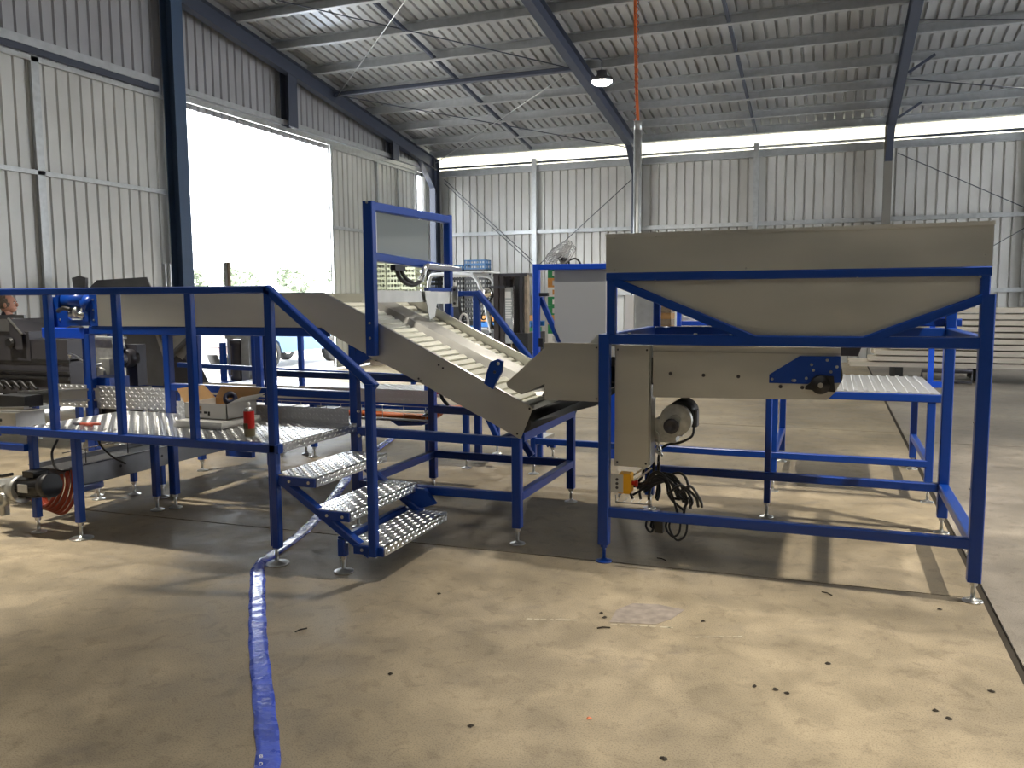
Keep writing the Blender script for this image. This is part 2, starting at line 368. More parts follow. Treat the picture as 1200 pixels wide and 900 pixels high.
for x, m in zip(COLX, (NAVY, NAVY, mat('brown grey column', (.16, .15, .13), .5), NAVY, NAVY)):
    ibeam((x, YB-.30, 0), (x, YB-.30, zb_raf(YB-.3)+RD), .30, .17, .016, (0, 1, 0)).build('column', m, wb)
def wrod(a, b): return MB().cyl(a, b, .010, n=6).build('brace_rod', NAVY, wb)
wrod((-10.2, YB-.2, 4.9), (-7.6, YB-.2, 2.6)); wrod((-10.2, YB-.2, 4.8), (-7.6, YB-.2, 2.5)); wrod((-4.9, YB-.2, 4.6), (-7.4, YB-.2, 2.5))
wrod((1.3, YB-.2, 4.85), (6.8, YB-.2, 2.0)); wrod((6.8, YB-.2, 4.9), (1.3, YB-.2, 1.4))

# ---- left gable wall, with the big sliding door opening
D0, D1, DH = 11.80, 16.28, 5.02
wl = MB().corr((XW-.12, -6, 0), (0, 1, 0), (0, 0, 1), 8.9, 5.1, .21, .035, (-1, 0, 0), .03).build('wall_left', WALL, kind='structure')
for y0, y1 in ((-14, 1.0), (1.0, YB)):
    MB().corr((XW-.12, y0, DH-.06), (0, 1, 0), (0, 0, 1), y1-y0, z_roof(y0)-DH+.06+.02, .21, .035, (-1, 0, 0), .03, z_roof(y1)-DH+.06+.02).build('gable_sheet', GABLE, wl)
MB().corr((XW-.12, -14, 0), (0, 1, 0), (0, 0, 1), 8.0, 5.1, .21, .035, (-1, 0, 0), .03).build('wall_sheet', WALL, wl)
MB().corr((XW-.12, 20.98, 0), (0, 1, 0), (0, 0, 1), YB-20.98, 5.1, .21, .035, (-1, 0, 0), .03).build('wall_sheet', WALL, wl)
MB().beam((XW+.02, -8, 5.20), (XW+.02, 11.2, 5.20), .10, .12, (0, 0, 1), 0).build('header_beam', GIRT, wl)
MB().beam((XW+.02, 11.5, 5.20), (XW+.02, 21.3, 5.20), .10, .10, (0, 0, 1), 0).build('header_beam', GIRT, wl)
MB().beam((XW+.02, 2.5, 5.095), (XW+.02, 11.2, 5.095), .07, .09, (0, 0, 1), 0).build('track_slot', NAVY, wl)
cee((XW+.05, 11.5, 5.07), (XW+.05, 20.9, 5.07), .09, .06, .006, (0, 0, 1), -1).build('door_track', GALV, wl)
for y, m in ((11.44, COLB), (2.6, COLB)):
    ibeam((XW+.16, y, 0), (XW+.16, y, zb_raf(y)+.1), .24, .26, .016, (1, 0, 0)).build('column', m, wl)
for y in (14.7, 19.0):
    ibeam((XW+.12, y, 5.1), (XW+.12, y, zb_raf(y)+.05), .2, .30, .012, (1, 0, 0)).build('gable_mullion', NAVY, wl)
def door_leaf(n, y0, y1, x, stile_w, mids, vm=()):
    d = MB().corr((x-.05, y0, .05), (0, 1, 0), (0, 0, 1), y1-y0, DH-.05, .21, .03, (-1, 0, 0), .03).build('door_%d' % n, WALL, kind='structure')
    for z in (.08, DH-.03)+tuple(mids): MB().beam((x, y0, z), (x, y1, z), .05, .07, (0, 0, 1), .004).build('door_rail', GALV, d)
    for y in (y0+.03, y1-.03)+tuple(vm): MB().beam((x, y, .05), (x, y, DH), .05, stile_w, (0, 1, 0), .004).build('door_stile', GALV, d)
    return d
door_leaf(1, 8.90, 11.46, XW+.0, .07, (3.42, 1.75)); door_leaf(2, 5.9, 8.90, XW+.0, .07, (3.42, 1.75)); door_leaf(3, 2.85, 5.90, XW+.0, .07, (3.42, 1.75))
door_leaf(4, D1, 18.40, XW+.02, .05, (3.22, 1.7)); door_leaf(5, 18.4, 20.55, XW-.02, .05, (3.22, 1.7), (19.5,))
MB().beam((XW+.1, 20.7, .0), (XW+.1, 20.7, 4.9), .09, .09, (0, 1, 0), .01).build('downpipe', WHITE, wl)

# ---- right wall (has a wide open doorway) and front wall, both outside the frame
wr = MB().corr((XR+.05, YF, 4.6), (0, 1, 0), (0, 0, 1), YB-YF, 3.9, .21, .035, (1, 0, 0), .03).build('wall_right', WALL, kind='structure')
for a, b in ((YF, 11.0), (20.0, YB)):
    MB().corr((XR+.05, a, 0), (0, 1, 0), (0, 0, 1), b-a, 4.6, .21, .035, (1, 0, 0), .03).build('wall_sheet', WALL, wr)
wf = MB().corr((XW-.1, YF, 4.4), (1, 0, 0), (0, 0, 1), XR-XW+.2, 2.2, .21, .035, (0, -1, 0), .03).build('wall_front', WALL, kind='structure')
MB().corr((XW-.1, YF, 0), (1, 0, 0), (0, 0, 1), XR-XW+.2, 4.4, .21, .035, (0, -1, 0), .03).build('wall_sheet', WALL, wf)

# ---- high bay lamps
def lamp(x, y, z, power, label, zt=None, ang=150, size=.16, bracket=False):
    t = thing('high_bay_lamp', label, 'lamp', (x, y, z), None)
    zt = zt or zb_raf(y)+RD
    MB().lathe([(.03, .20), (.09, .19), (.10, .10), (.20, .06), (.21, .0), (.20, -.005), (.19, .012), (0, .014)], (x, y, z), n=24).build('housing', DGREY, t)
    MB().lathe([(.19, .006), (.185, -.02), (.15, -.05), (.08, -.07), (0, -.075)], (x, y, z), n=24).build('lens', GLOW, t)
    if bracket:
        MB().tube([(x, y, z+.19), (x, y, z+.38), (x-.06, y, z+.42), (x-.34, y-.05, z+.44)], .012).build('bracket', NAVY, t)
    else:
        MB().cyl((x, y, z+.19), (x, y, zt+.1), .012, n=8).build('hanger', NAVY, t)
    l = bpy.data.lights.new('lamp_light', 'SPOT'); l.energy = power; l.color = (1, .93, .80); l.spot_size = math.radians(ang); l.spot_blend = .35; l.shadow_soft_size = size
    o = bpy.data.objects.new('lamp_light', l); COL.objects.link(o); o.parent = t; o.location = (0, 0, -.12)
    return t
lamp(-4.15, 15.6, 5.62, 600, 'glowing round lamp on a bracket below the dark rafter', bracket=True)
lamp(-1.7, 6.0, 6.9, 650, 'round roof lamp above the inclined conveyor', ang=125)
lamp(3.9, 4.75, 7.2, 2300, 'round roof lamp to the right of the hopper stand', ang=85, size=.10)
lamp(1.0, -1.5, 7.4, 200, 'round roof lamp near the ridge behind the camera')
lamp(-7.2, 3.6, 7.0, 2000, 'round roof lamp above the left machines', ang=60)

# ---- outside
hl = MB(); N = 40
hp = [(-200+i*8, 0) for i in range(N)]
vs = []; fs = []
for i in range(N):
    a = PI*(.35+.45*i/N); 
    for r, z in ((110, -.1), (130, 3.2+1.2*noise.noise((i*.3, 0, 0))), (160, 4.4+2.2*noise.noise((i*.23, 5, 0))), (200, 4)):
        vs.append((math.cos(a)*r-8, math.sin(a)*r, z))
for i in range(N-1):
    for k in range(3): fs.append((i*4+k, i*4+k+1, i*4+5+k, i*4+4+k))
hl.add(vs, fs, True).build('hill', LEAF, kind='structure')
def tree(n):
    t = thing('tree', 'pale distant tree on the hill beyond the open door', 'tree', (0, 0, 0), 'trees beyond the open door')
    MB().cyl((0, 0, 0), (0, 0, 2.4), .22, .12, n=7).build('trunk', BARK, t)
    m = MB(); rnd = random.Random(n)
    for i in range(150):
        a = rnd.uniform(0, 2*PI); h = rnd.uniform(1.6, 5.0); r = 2.0*math.sin(min(1, (h-1.4)/3.9)*PI)*rnd.random()**.5+.1
        c = V((math.cos(a)*r, math.sin(a)*r, h)); u = V((rnd.uniform(-1, 1), rnd.uniform(-1, 1), rnd.uniform(-1, 1))).normalized()*.5; v = u.cross(V((rnd.uniform(-1, 1), .3, 1))).normalized()*.4
        m.add([c-u, c+v, c+u, c-v+V((0, 0, .2))], [(0, 1, 2, 3)])
    f = m.build('foliage', LEAF, t); f['kind'] = 'stuff'
    return t
tr = [tree(1), tree(2)]
ORD = ['first', 'second', 'third', 'fourth', 'fifth', 'sixth', 'seventh', 'eighth', 'ninth', 'tenth', 'eleventh', 'twelfth', 'thirteenth', 'fourteenth', 'fifteenth', 'sixteenth', 'seventeenth', 'eighteenth', 'nineteenth', 'twentieth', 'twenty-first', 'twenty-second']
k = 0
for i in range(13):
    a = PI*(.735-.115*i/12); r = (118, 150)[i % 2]
    p = (math.cos(a)*r-8, math.sin(a)*r, .6 if r < 125 else 2.2)
    lb = 'pale distant tree beyond the open door, %s in the row from the left' % ORD[i]
    if i < 2: tr[i].location = p; tr[i]['label'] = lb
    else: q = dup(tr[i % 2], p, random.uniform(0, 6), lb)

# ================================================================== receiving hopper on its stand
hp = thing('receival_hopper', 'stainless receival hopper with sloped sides on a tall blue stand at right', 'hopper', (-.27, 5.48, 0))
YF0, YB0, XL, XRr = 4.805, 6.165, -1.252, .735
for x, y, z in ((XL, YF0, 1.385), (XL, YB0, 1.385), (XRr, YF0, 1.602), (XRr, YB0, 1.602)): leg(hp, x, y, z, fm=BLUE if (x, y) == (XL, YF0) else None)
leg(hp, -.40, 6.20, 1.06, .045)
for y in (YF0, YB0):
    bar(hp, 'rail', (XL+.03, y, .31), (XRr-.03, y, .31), .05, .058)
    bar(hp, 'rail', (XL+.03, y, 1.355), (XRr-.03, y, 1.355), .06, .06)
bar(hp, 'rail', (XRr, YF0+.03, .31), (XRr, YB0-.03, .31), .065, .06)
for x in (XL, XRr): bar(hp, 'rail', (x, YF0+.03, 1.355), (x, YB0-.03, 1.355), .06, .06)
for y in (4.80, 6.17):
    bar(hp, 'upper_rail', (-1.24, y, 1.719), (.743, y, 1.719), .05, .048)
    bar(hp, 'upper_post', (-1.212, y, 1.385), (-1.212, y, 1.70), .05, .05, None, (0, 1, 0)); bar(hp, 'upper_post', (.718, y, 1.60), (.718, y, 1.70), .045, .045, None, (0, 1, 0))
    bar(hp, 'diagonal_brace', (-1.19, y, 1.69), (-.40, y, 1.365), .05, .048, None, (0, 0, 1)); bar(hp, 'diagonal_brace', (.715, y, 1.585), (.16, y, 1.36), .05, .048)
for x in (-1.212, .718): bar(hp, 'upper_rail', (x, 4.82, 1.719), (x, 6.15, 1.719), .05, .048)
bar(hp, 'short_rail', (.25, 6.19, 1.42), (.80, 6.19, 1.42), .05, .05)
bn = MB()
bn.box(-1.24, .742, 4.782, 4.786, 1.742, 1.962).box(-1.245, .747, 4.774, 4.796, 1.945, 1.967)
bin_ = bn.build('front_panel', STEEL, hp)
for p in ((-1.19, 1.945), (-1.19, 1.76), (.71, 1.80), (-.45, 1.755), (-.95, 1.945)): bolt(bin_, (p[0], 4.782, p[1]), (0, -1, 0), .006, .003, STEELD)
MB().box(-1.24, .742, 6.18, 6.184, 1.742, 1.962).build('back_panel', STEEL, hp)
MB().box(-1.243, -1.239, 4.784, 6.182, 1.742, 1.967).build('side_panel', STEELD, hp); MB().box(.740, .744, 4.784, 6.182, 1.742, 1.967).build('side_panel', STEELD, hp)
tp = [(-1.16, 1.70), (.70, 1.70), (.70, 1.60), (.17, 1.375), (-.41, 1.375)]
MB().prism(tp, 'y', 4.812, 4.816).build('front_taper_panel', STEEL, hp); MB().prism(tp, 'y', 6.150, 6.154).build('back_taper_panel', STEEL, hp)
MB().prism([(-1.16, 1.70), (-1.155, 1.704), (-.405, 1.379), (-.41, 1.375)], 'y', 4.816, 6.15).build('sloped_floor_panel', STEELD, hp)
MB().prism([(.70, 1.60), (.70, 1.606), (.165, 1.381), (.17, 1.375)], 'y', 4.816, 6.15).build('sloped_floor_panel', STEELD, hp)
for x, z in ((-.62, 1.688), (.12, 1.69), (.69, 1.69), (-.95, 1.69)): bolt(hp, (x, 4.775, z), (0, -1, 0), .008)
for x in (-.72, -.52, -.05, -1.1): bolt(hp, (x, 4.79, 1.385), (0, 0, 1), .012, .01)
for z, x in ((.25, .7), (.6, .7), (.95, .7), (.32, .7)): bolt(hp, (x, 4.80, z), (-1, 0, 0), .008)

# feeder conveyor below the hopper
fc = thing('feeder_conveyor', 'stainless feeder belt conveyor hung below the hopper, blue bearing plate at its end', 'conveyor', (-.8, 5.4, .95))
MB().prism([(-.975, 1.318), (.052, 1.318), (.056, 1.13), (.03, 1.075), (-.01, 1.032), (-.97, 1.012)], 'y', 4.850, 4.856).beam((-.975, 4.853, 1.318), (.052, 4.853, 1.318), .03, .01, (0, 0, 1), .002).build('side_plate', STEEL, fc)
MB().prism([(-1.64, 1.318), (.052, 1.318), (.056, 1.13), (-.01, 1.032), (-1.64, .975)], 'y', 6.02, 6.026).build('side_plate', STEEL, fc)
MB().box(-.975, .052, 4.846, 4.850, 1.282, 1.288).build('fold_line', STEELD, fc)
for x, z in ((-.87, 1.155), (-.68, 1.150), (-.485, 1.148), (-.255, 1.098), (-.14, 1.096)): bolt(fc, (x, 4.85, z), (0, -1, 0), .011, .004, DGREY)
MB().box(-1.60, .0, 4.87, 6.0, 1.235, 1.245).box(-1.60, .0, 4.87, 6.0, 1.085, 1.093).build('belt', RUBBER, fc)
for x in (-1.60, -.01): MB().cyl((x, 4.87, 1.165), (x, 6.0, 1.165), .078, n=20).build('roller', RUBBER, fc)
bp = MB().prism([(-.316, 1.165), (-.157, 1.272), (.052, 1.272), (.056, 1.130), (-.06, 1.118), (-.316, 1.118)], 'y', 4.835, 4.848).build('bearing_plate', BLUE, fc)
for x, z in ((-.30, 1.14), (-.095, 1.225), (-.015, 1.252), (.035, 1.216), (-.085, 1.195), (.005, 1.188), (-.19, 1.136), (-.18, 1.136), (-.12, 1.15)): bolt(bp, (x, 4.836, z), (0, -1, 0), .009, .004)
MB().lathe([(0, .05), (.016, .05), (.018, .042), (.030, .042), (.033, .035), (.047, .035), (.052, .01), (.055, 0), (0, 0)], (-.045, 4.836, 1.118), (0, -1, 0), 24).prism([(-.125, 1.105), (-.05, 1.170), (.02, 1.165), (.03, 1.08), (-.06, 1.085), (-.125, 1.09)], 'y', 4.815, 4.835).build('bearing_housing', BLACK, fc)
MB().cyl((-.045, 4.786, 1.118), (-.045, 4.772, 1.118), .014, n=12).build('shaft_end', ZINC, bp)
# discharge box and angled chute
MB().box(-1.645, -1.30, 6.026, 6.03, .972, 1.322).build('discharge_box', STEEL, fc)
cb = MB().box(-1.645, -1.30, 4.846, 4.850, .972, 1.322).beam((-1.645, 4.848, 1.322), (-1.22, 4.848, 1.322), .02, .008, (0, 0, 1), 0).build('discharge_box', STEEL, fc)
for x, z in ((-1.315, 1.30), (-1.315, .99)): bolt(cb, (x, 4.846, z), (0, -1, 0), .006, .003, DGREY)
for y in (4.862, 6.01):
    MB().prism([(-1.905, 1.068), (-1.645, 1.298), (-1.60, 1.298), (-1.60, 1.09), (-1.645, 1.072), (-1.805, .998), (-1.895, 1.04)], 'y', y-.002, y+.002).build('chute_plate', STEEL, fc)
MB().prism([(-1.895, 1.04), (-1.805, .998), (-1.60, 1.09), (-1.60, 1.10), (-1.805, 1.012), (-1.89, 1.052)], 'y', 4.866, 6.006).build('chute_lip', DGREY, fc)
MB().box(-1.66, -1.60, 4.87, 6.0, 1.03, 1.04).box(-1.60, -1.30, 4.87, 6.0, 1.02, 1.028).build('chute_floor', DGREY, fc)

# control enclosure
ce = thing('control_enclosure', 'tall narrow stainless enclosure behind the left front leg of the hopper stand', 'enclosure', (-1.1, 4.9, .58))
eb = MB().box(-1.203, -.995, 4.856, 5.03, .585, 1.318).build('enclosure_body', STEEL, ce)
MB().box(-1.198, -1.0, 4.850, 4.856, .59, 1.313).build('enclosure_door', STEEL, ce)
for p in ((-1.185, .61), (-1.185, 1.29), (-1.01, .61), (-1.01, 1.29)): bolt(eb, (p[0], 4.85, p[1]), (0, -1, 0), .007, .003, DGREY)
MB().box(-.992, -.985, 4.86, 5.0, .60, 1.318).box(-.978, -.955, 4.87, 4.876, 1.02, 1.31).build('edge_strip', ZINC, ce)
# drive motor beside it
dm = thing('drive_gearmotor', 'grey gearmotor with round flange and black fan cover beside the tall enclosure', 'motor', (-.87, 5.1, .72))
MB().box(-.99, -.86, 5.0, 5.14, .72, .86).cyl((-.99, 5.07, .80), (-.83, 5.07, .80), .05, n=14).build('gearbox', ALUC, dm)
MB().lathe([(0, .03), (.032, .03), (.036, .022), (.070, .018), (.095, .016), (.098, 0), (.098, -.025), (0, -.03)], (-.855, 4.97, .865), (0, -1, 0), 28, False).prism([(-.925, .765), (-.845, .765), (-.825, .80), (-.825, .86), (-.90, .875), (-.925, .85)], 'y', 4.93, 4.965).cyl((-.92, 4.95, .775), (-.92, 4.92, .775), .012, n=8).build('flange', ALUC, dm)
MB().lathe([(.030, .030), (.046, .040), (.046, .05), (.026, .052), (.022, .04), (0, .036)], (-.872, 4.95, .835), (0, -1, 0), 16).build('output_bore', DGREY, dm)
MB().cyl((-.84, 4.99, .89), (-.84, 5.22, .89), .085, n=20).build('motor_body', BLACK, dm)
MB().beam((-.765, 5.06, .82), (-.765, 5.06, .92), .055, .10, (0, 1, 0), .01).build('terminal_box', BLACK, dm)
MB().tube(catmull([(-.76, 5.06, .82), (-.77, 5.04, .76), (-.84, 5.02, .72), (-.92, 5.02, .70), (-.965, 5.03, .64), (-.97, 5.03, .46), (-.98, 5.02, .36)]), .008).build('motor_cable', BLACK, dm)
for k in range(4): MB().tube(catmull([(-.99, 4.99+.01*k, .80-.03*k), (-.955, 4.97, .77-.03*k), (-.965+.01*k, 4.98, .70-.02*k), (-.985, 5.0, .66)], 5), .005, 5).build('hydraulic_fitting', ZINC, dm)
# conduits between enclosure and rail
cb_ = thing('cable_bundle', 'tangle of black cables hanging over the lower blue rail of the hopper stand', 'cables', (-1.0, 4.85, .2))
rnd = random.Random(3)
for k in range(13):
    x = -.86+rnd.uniform(-.09, .07); t0 = rnd.uniform(-.02, .03); top = .53+rnd.uniform(-.02, .03)
    MB().tube(catmull([(-1.08+rnd.uniform(-.06, .06), 4.93, .42+rnd.uniform(-.03, .06)), (-1.0+rnd.uniform(-.03, .03), 4.90, .47), (x-.05, 4.87, top), (x+.02, 4.85+t0, top-.02), (x+.05+rnd.uniform(0, .05), 4.83+t0, .42), (x+.06+rnd.uniform(-.03, .1), 4.82+t0, .34+rnd.uniform(-.02, .09))], 5), .008, 6).build('cable', BLACK, cb_)
for k in range(2):
    MB().tube(catmull([(-.86+.05*k, 4.75, .46), (-.78+.05*k, 4.74, .52), (-.70+.03*k, 4.74, .46-.02*k), (-.68+.02*k, 4.74, .40)], 5), .008, 6).build('cable', BLACK, cb_)
for k in range(5):
    x = (-.99, -.96, -.94, -.87, -.85)[k]; w_ = (.03, .02, .035, .07, .09)[k]; d_ = (.035, .06, .05, .02, .0)[k]
    MB().tube(catmull([(x, 4.87, .30), (x-.015, 4.85, .235), (x+w_*.35, 4.84, .165+d_), (x+w_*.9, 4.85, .20+d_*.5), (x+w_, 4.87, .30)], 5), .007, 6).build('cable_loop', BLACK, cb_)
MB().box(-.95, -.90, 4.83, 4.87, .20, .29).build('plug', BLACK, cb_)
for k in range(4): MB().tube(catmull([(-1.05+.03*k, 5.0, .60), (-1.06+.035*k, 4.98, .50), (-1.12+.06*k, 4.93, .43), (-1.10+.05*k, 4.90, .38)], 5), .009, 6).build('cable', BLACK, cb_)
for k in range(2): MB().tube(catmull([(-1.19, 4.92, .38), (-1.17+.04*k, 4.91, .47), (-1.10+.05*k, 4.92, .52), (-1.03+.04*k, 4.93, .57)], 5), .006, 6).build('white_cable', WHITE, cb_)
for k in range(5): MB().tube([(-1.2+.045*k, 4.88, .355), (-1.2+.045*k, 5.0, .355)], .003, 4).build('tray_wire', ZINC, cb_)
MB().tube([(-1.2, 4.88, .40), (-1.2, 4.88, .355), (-.98, 4.88, .355), (-.98, 4.88, .42)], .0035, 4).build('tray_wire', ZINC, cb_)
es = thing('emergency_stop_box', 'small yellow switch box with red mushroom button at the hopper stand leg', 'switch', (-1.15, 4.86, .42))
MB().beam((-1.13, 4.80, .49), (-1.13, 4.88, .49), .08, .12, (0, 0, 1), .008).build('enclosure', YELLOW, es)
MB().box(-1.21, -1.135, 4.796, 4.80, .435, .545).build('label_plate', LABEL, es)
for k in (.465, .49, .515): MB().cyl((-1.172, 4.796, k), (-1.172, 4.793, k), .009, n=10).build('printed_ring', DGREY, es)
MB().lathe([(0, .035), (.020, .033), (.023, .022), (.014, .018), (.012, 0)], (-1.09, 4.84, .49), (1, 0, 0), 14).build('mushroom_button', RED, es)

# ================================================================== inclined conveyor
ic = thing('inclined_conveyor', 'long stainless conveyor with white slatted belt sloping down toward the hopper stand', 'conveyor', (-3.2, 5.55, 0))
P_TOP = [(-5.34, 1.657), (-3.29, 1.645), (-2.945, 1.488)]
P1 = [(-5.36, 1.657), (-3.29, 1.645), (-2.945, 1.482), (-2.945, 1.222), (-3.235, 1.358), (-3.31, 1.405), (-5.36, 1.405)]
P2 = [(-2.945, 1.477), (-2.62, 1.318), (-1.752, .905), (-1.838, .700), (-2.533, 1.035), (-2.945, 1.215)]
for y, t in ((4.93, 1), (6.17, -1)):
    for P in (P1, P2):
        p = MB().prism(P, 'y', y, y+.004*t).build('side_plate', STEEL, ic)
        top = [q for q in P if q[1] > 1.43 or (P is P2 and q in ((-2.62, 1.318), (-1.752, .905)))]
        f = MB()
        for a, b in zip(top[:-1], top[1:]): f.beam((a[0], y+.010*t, a[1]), (b[0], y+.010*t, b[1]), .028, .007, (0, 0, 1), 0)
        f.build('top_flange', ZINC, p)
        if y < 5:
            for x, z in (((-1.775, .90), (-1.86, .735), (-2.41, 1.165), (-2.38, 1.145), (-2.56, 1.07), (-2.545, 1.055), (-2.90, 1.255)) if P is P2 else ()):
                bolt(p, (x, y, z), (0, -1, 0), .008, .003, DGREY)
# belt carrying path: level, then down the slope
def zbelt(x): return 1.555 if x < -3.30 else 1.235-.475*(x+2.62)
bl = MB()
path = [(-5.3, 1.555), (-3.33, 1.555), (-3.25, 1.528), (-1.83, 1.235-.475*(.79))]
for a, b in zip(path[:-1], path[1:]):
    bl.add([(a[0], 4.94, a[1]), (b[0], 4.94, b[1]), (b[0], 6.16, b[1]), (a[0], 6.16, a[1])], [(0, 1, 2, 3)])
bl.build('belt', CREAM, ic)
MB().add([(-5.3, 4.94, 1.44), (-3.3, 4.94, 1.44), (-3.3, 6.16, 1.44), (-5.3, 6.16, 1.44)], [(0, 1, 2, 3)]).add([(-3.25, 4.94, 1.40), (-1.86, 4.94, .75), (-1.86, 6.16, .75), (-3.25, 6.16, 1.40)], [(0, 1, 2, 3)]).build('return_belt', RUBBER, ic)
c0 = None; s = math.atan(.475)
x = -5.2; k = 0
while x < -1.86:
    for (ya, yb) in ((4.945, 5.53), (5.80, 6.155)):
        key = 0 if ya < 5 else 1
        if c0 is None: c0 = {}
        ang = 0 if x < -3.3 else s
        if key not in c0:
            m = MB()
            w_ = .030
            m.prism([(-w_, 0), (w_*.9, 0), (w_*.75, .010), (-w_*.5, .016), (-w_, .006)], 'y', ya, yb)
            o = m.build('slat', CREAM, ic); o.location = V((x, 0, zbelt(x)+.001))-V((ic.location.x, 0, 0)); c0[key] = o
            o.data.transform(Matrix.Translation(V((ic.location.x, 0, ic.location.z))))
        else:
            o = c0[key].copy(); COL.objects.link(o); o.location = V((x-ic.location.x, 0, zbelt(x)+.001))
        o.rotation_euler = (0, ang, 0)
    x += .066 if x > -3.3 else .066
# divider between the two lanes
dv = []
for x, e in ((-3.35, 0), (-1.98, 0), (-1.90, -.03)):
    zz = zbelt(max(x, -3.29)); dv.append([(x, 5.52, zz+.004), (x, 5.575, zz+.075+e), (x, 5.80, zz+.085+e), (x, 5.835, zz+.012)])
m = MB(); m.add([p for r in dv for p in r], [(i*4+k, i*4+k+1, i*4+5+k, i*4+4+k) for i in range(2) for k in range(3)]+[(0, 1, 2, 3), (8, 9, 10, 11)])
m.build('lane_divider', STEELD, ic)
MB().cyl((-1.83, 4.94, .80), (-1.83, 6.16, .80), .06, n=16).build('end_roller', RUBBER, ic)
# cross baffle, bracket
MB().box(-2.90, -2.896, 4.95, 5.80, 1.575, 1.655).beam((-2.905, 4.95, 1.655), (-2.905, 5.80, 1.655), .022, .008, (0, 0, 1), 0).build('baffle_plate', STEELD, ic)
MB().prism([(5.66, 1.655), (5.90, 1.655), (5.83, 1.46), (5.74, 1.44)], 'x', -2.88, -2.875).build('baffle_bracket', STEELD, ic)
MB().box(-2.935, -2.915, 5.80, 6.24, 1.56, 1.655).build('baffle_arm', STEELD, ic)
MB().beam((-2.93, 5.80, 1.672), (-2.93, 6.22, 1.672), .04, .03, (0, 0, 1), .004).build('baffle_rail', BLUE, ic)
hg = MB().beam((-2.885, 6.225, 1.53), (-2.885, 6.225, 1.70), .05, .012, (0, 1, 0), .002).build('hinge_plate', ZINC, ic)
for z in (1.56, 1.67): bolt(hg, (-2.885, 6.212, z), (0, -1, 0), .012, .005, DGREY)
# tensioner tab
tb = MB().prism([(-2.075, 1.055), (-2.015, 1.02), (-1.955, 1.13), (-1.945, 1.20), (-1.975, 1.215), (-2.03, 1.195), (-2.055, 1.13)], 'y', 4.90, 4.925).build('tensioner_tab', BLUE, ic)
bolt(tb, (-1.975, 4.90, 1.185), (0, -1, 0), .012); bolt(tb, (-2.0, 4.90, 1.13), (0, -1, 0), .010, .006, DGREY)
# legs and rails
for y in (4.965, 6.16):
    for x, zt in ((-5.50, 1.34), (-4.71, 1.34), (-3.075, 1.29), (-1.875, .70)): leg(ic, x, y, zt, .06)
    bar(ic, 'rail', (-5.47, y, 1.372), (-3.28, y, 1.372), .055, .064)
    bar(ic, 'rail', (-4.68, y, .945), (-3.10, y, .935), .05, .055)
    bar(ic, 'rail', (-3.05, y, .688), (-1.86, y, .672), .055, .062)
    bar(ic, 'rail', (-3.05, y, .31), (-1.90, y, .31), .05, .058)
for x in (-1.875, -3.075):
    bar(ic, 'cross_rail', (x, 5.0, .31), (x, 6.13, .31), .055, .058)
bar(ic, 'cross_rail', (-1.86, 4.99, .705), (-1.86, 6.13, .715), .055, .065); bar(ic, 'cross_rail', (-2.0, 4.99, .67), (-2.0, 6.13, .67), .05, .05)
for x in (-4.71, -3.075, -5.5): bar(ic, 'cross_rail', (x, 5.0, 1.355), (x, 6.13, 1.355), .05, .05)
MB().beam((-3.05, 4.965, 1.19), (-2.95, 4.965, 1.25), .055, .10, (0, 0, 1), .004).build('slope_saddle', BLUE, ic)
bar(ic, 'strut', (-2.18, 6.10, .36), (-2.36, 6.10, .62), .05, .05)
# drip tray below the lower end
MB().add([(-1.80, 4.99, .80), (-1.80, 6.14, .80), (-1.35, 6.14, 1.0), (-1.35, 4.99, .93)], [(0, 1, 2, 3)]).add([(-1.80, 4.99, .80), (-1.80, 6.14, .80), (-1.80, 6.14, .78), (-1.80, 4.99, .78)], [(0, 1, 2, 3)]).build('drip_tray', DGREY, ic)
# head drive, far left end
hd = MB().box(-5.44, -5.365, 4.93, 4.96, 1.405, 1.655).build('end_plate', BLUE, ic)
for z in (1.45, 1.53, 1.61): bolt(hd, (-5.40, 4.93, z), (0, -1, 0), .008)
md = MB().cyl((-5.74, 4.97, 1.605), (-5.50, 4.97, 1.605), .060, n=18).cyl((-5.52, 4.97, 1.605), (-5.44, 4.97, 1.56), .06, .07, n=18).box(-5.76, -5.74, 4.90, 5.04, 1.55, 1.67).build('head_motor', BLUE, ic)
MB().box(-5.70, -5.46, 4.94, 5.0, 1.405, 1.45).box(-5.52, -5.46, 4.93, 4.99, 1.44, 1.56).build('motor_bracket', BLUE, ic)
MB().cyl((-5.66, 4.95, 1.49), (-5.50, 4.95, 1.49), .028, n=14).lathe([(0, .02), (.05, .015), (.05, -.015), (0, -.02)], (-5.585, 4.95, 1.51), (1, 0, 0), 16).build('gear_coupling', ZINC, ic)
MB().tube(catmull([(-5.80, 4.95, 1.52), (-5.72, 4.93, 1.545), (-5.64, 4.93, 1.53)]), .018, 8).build('drive_belt', BLACK, ic)
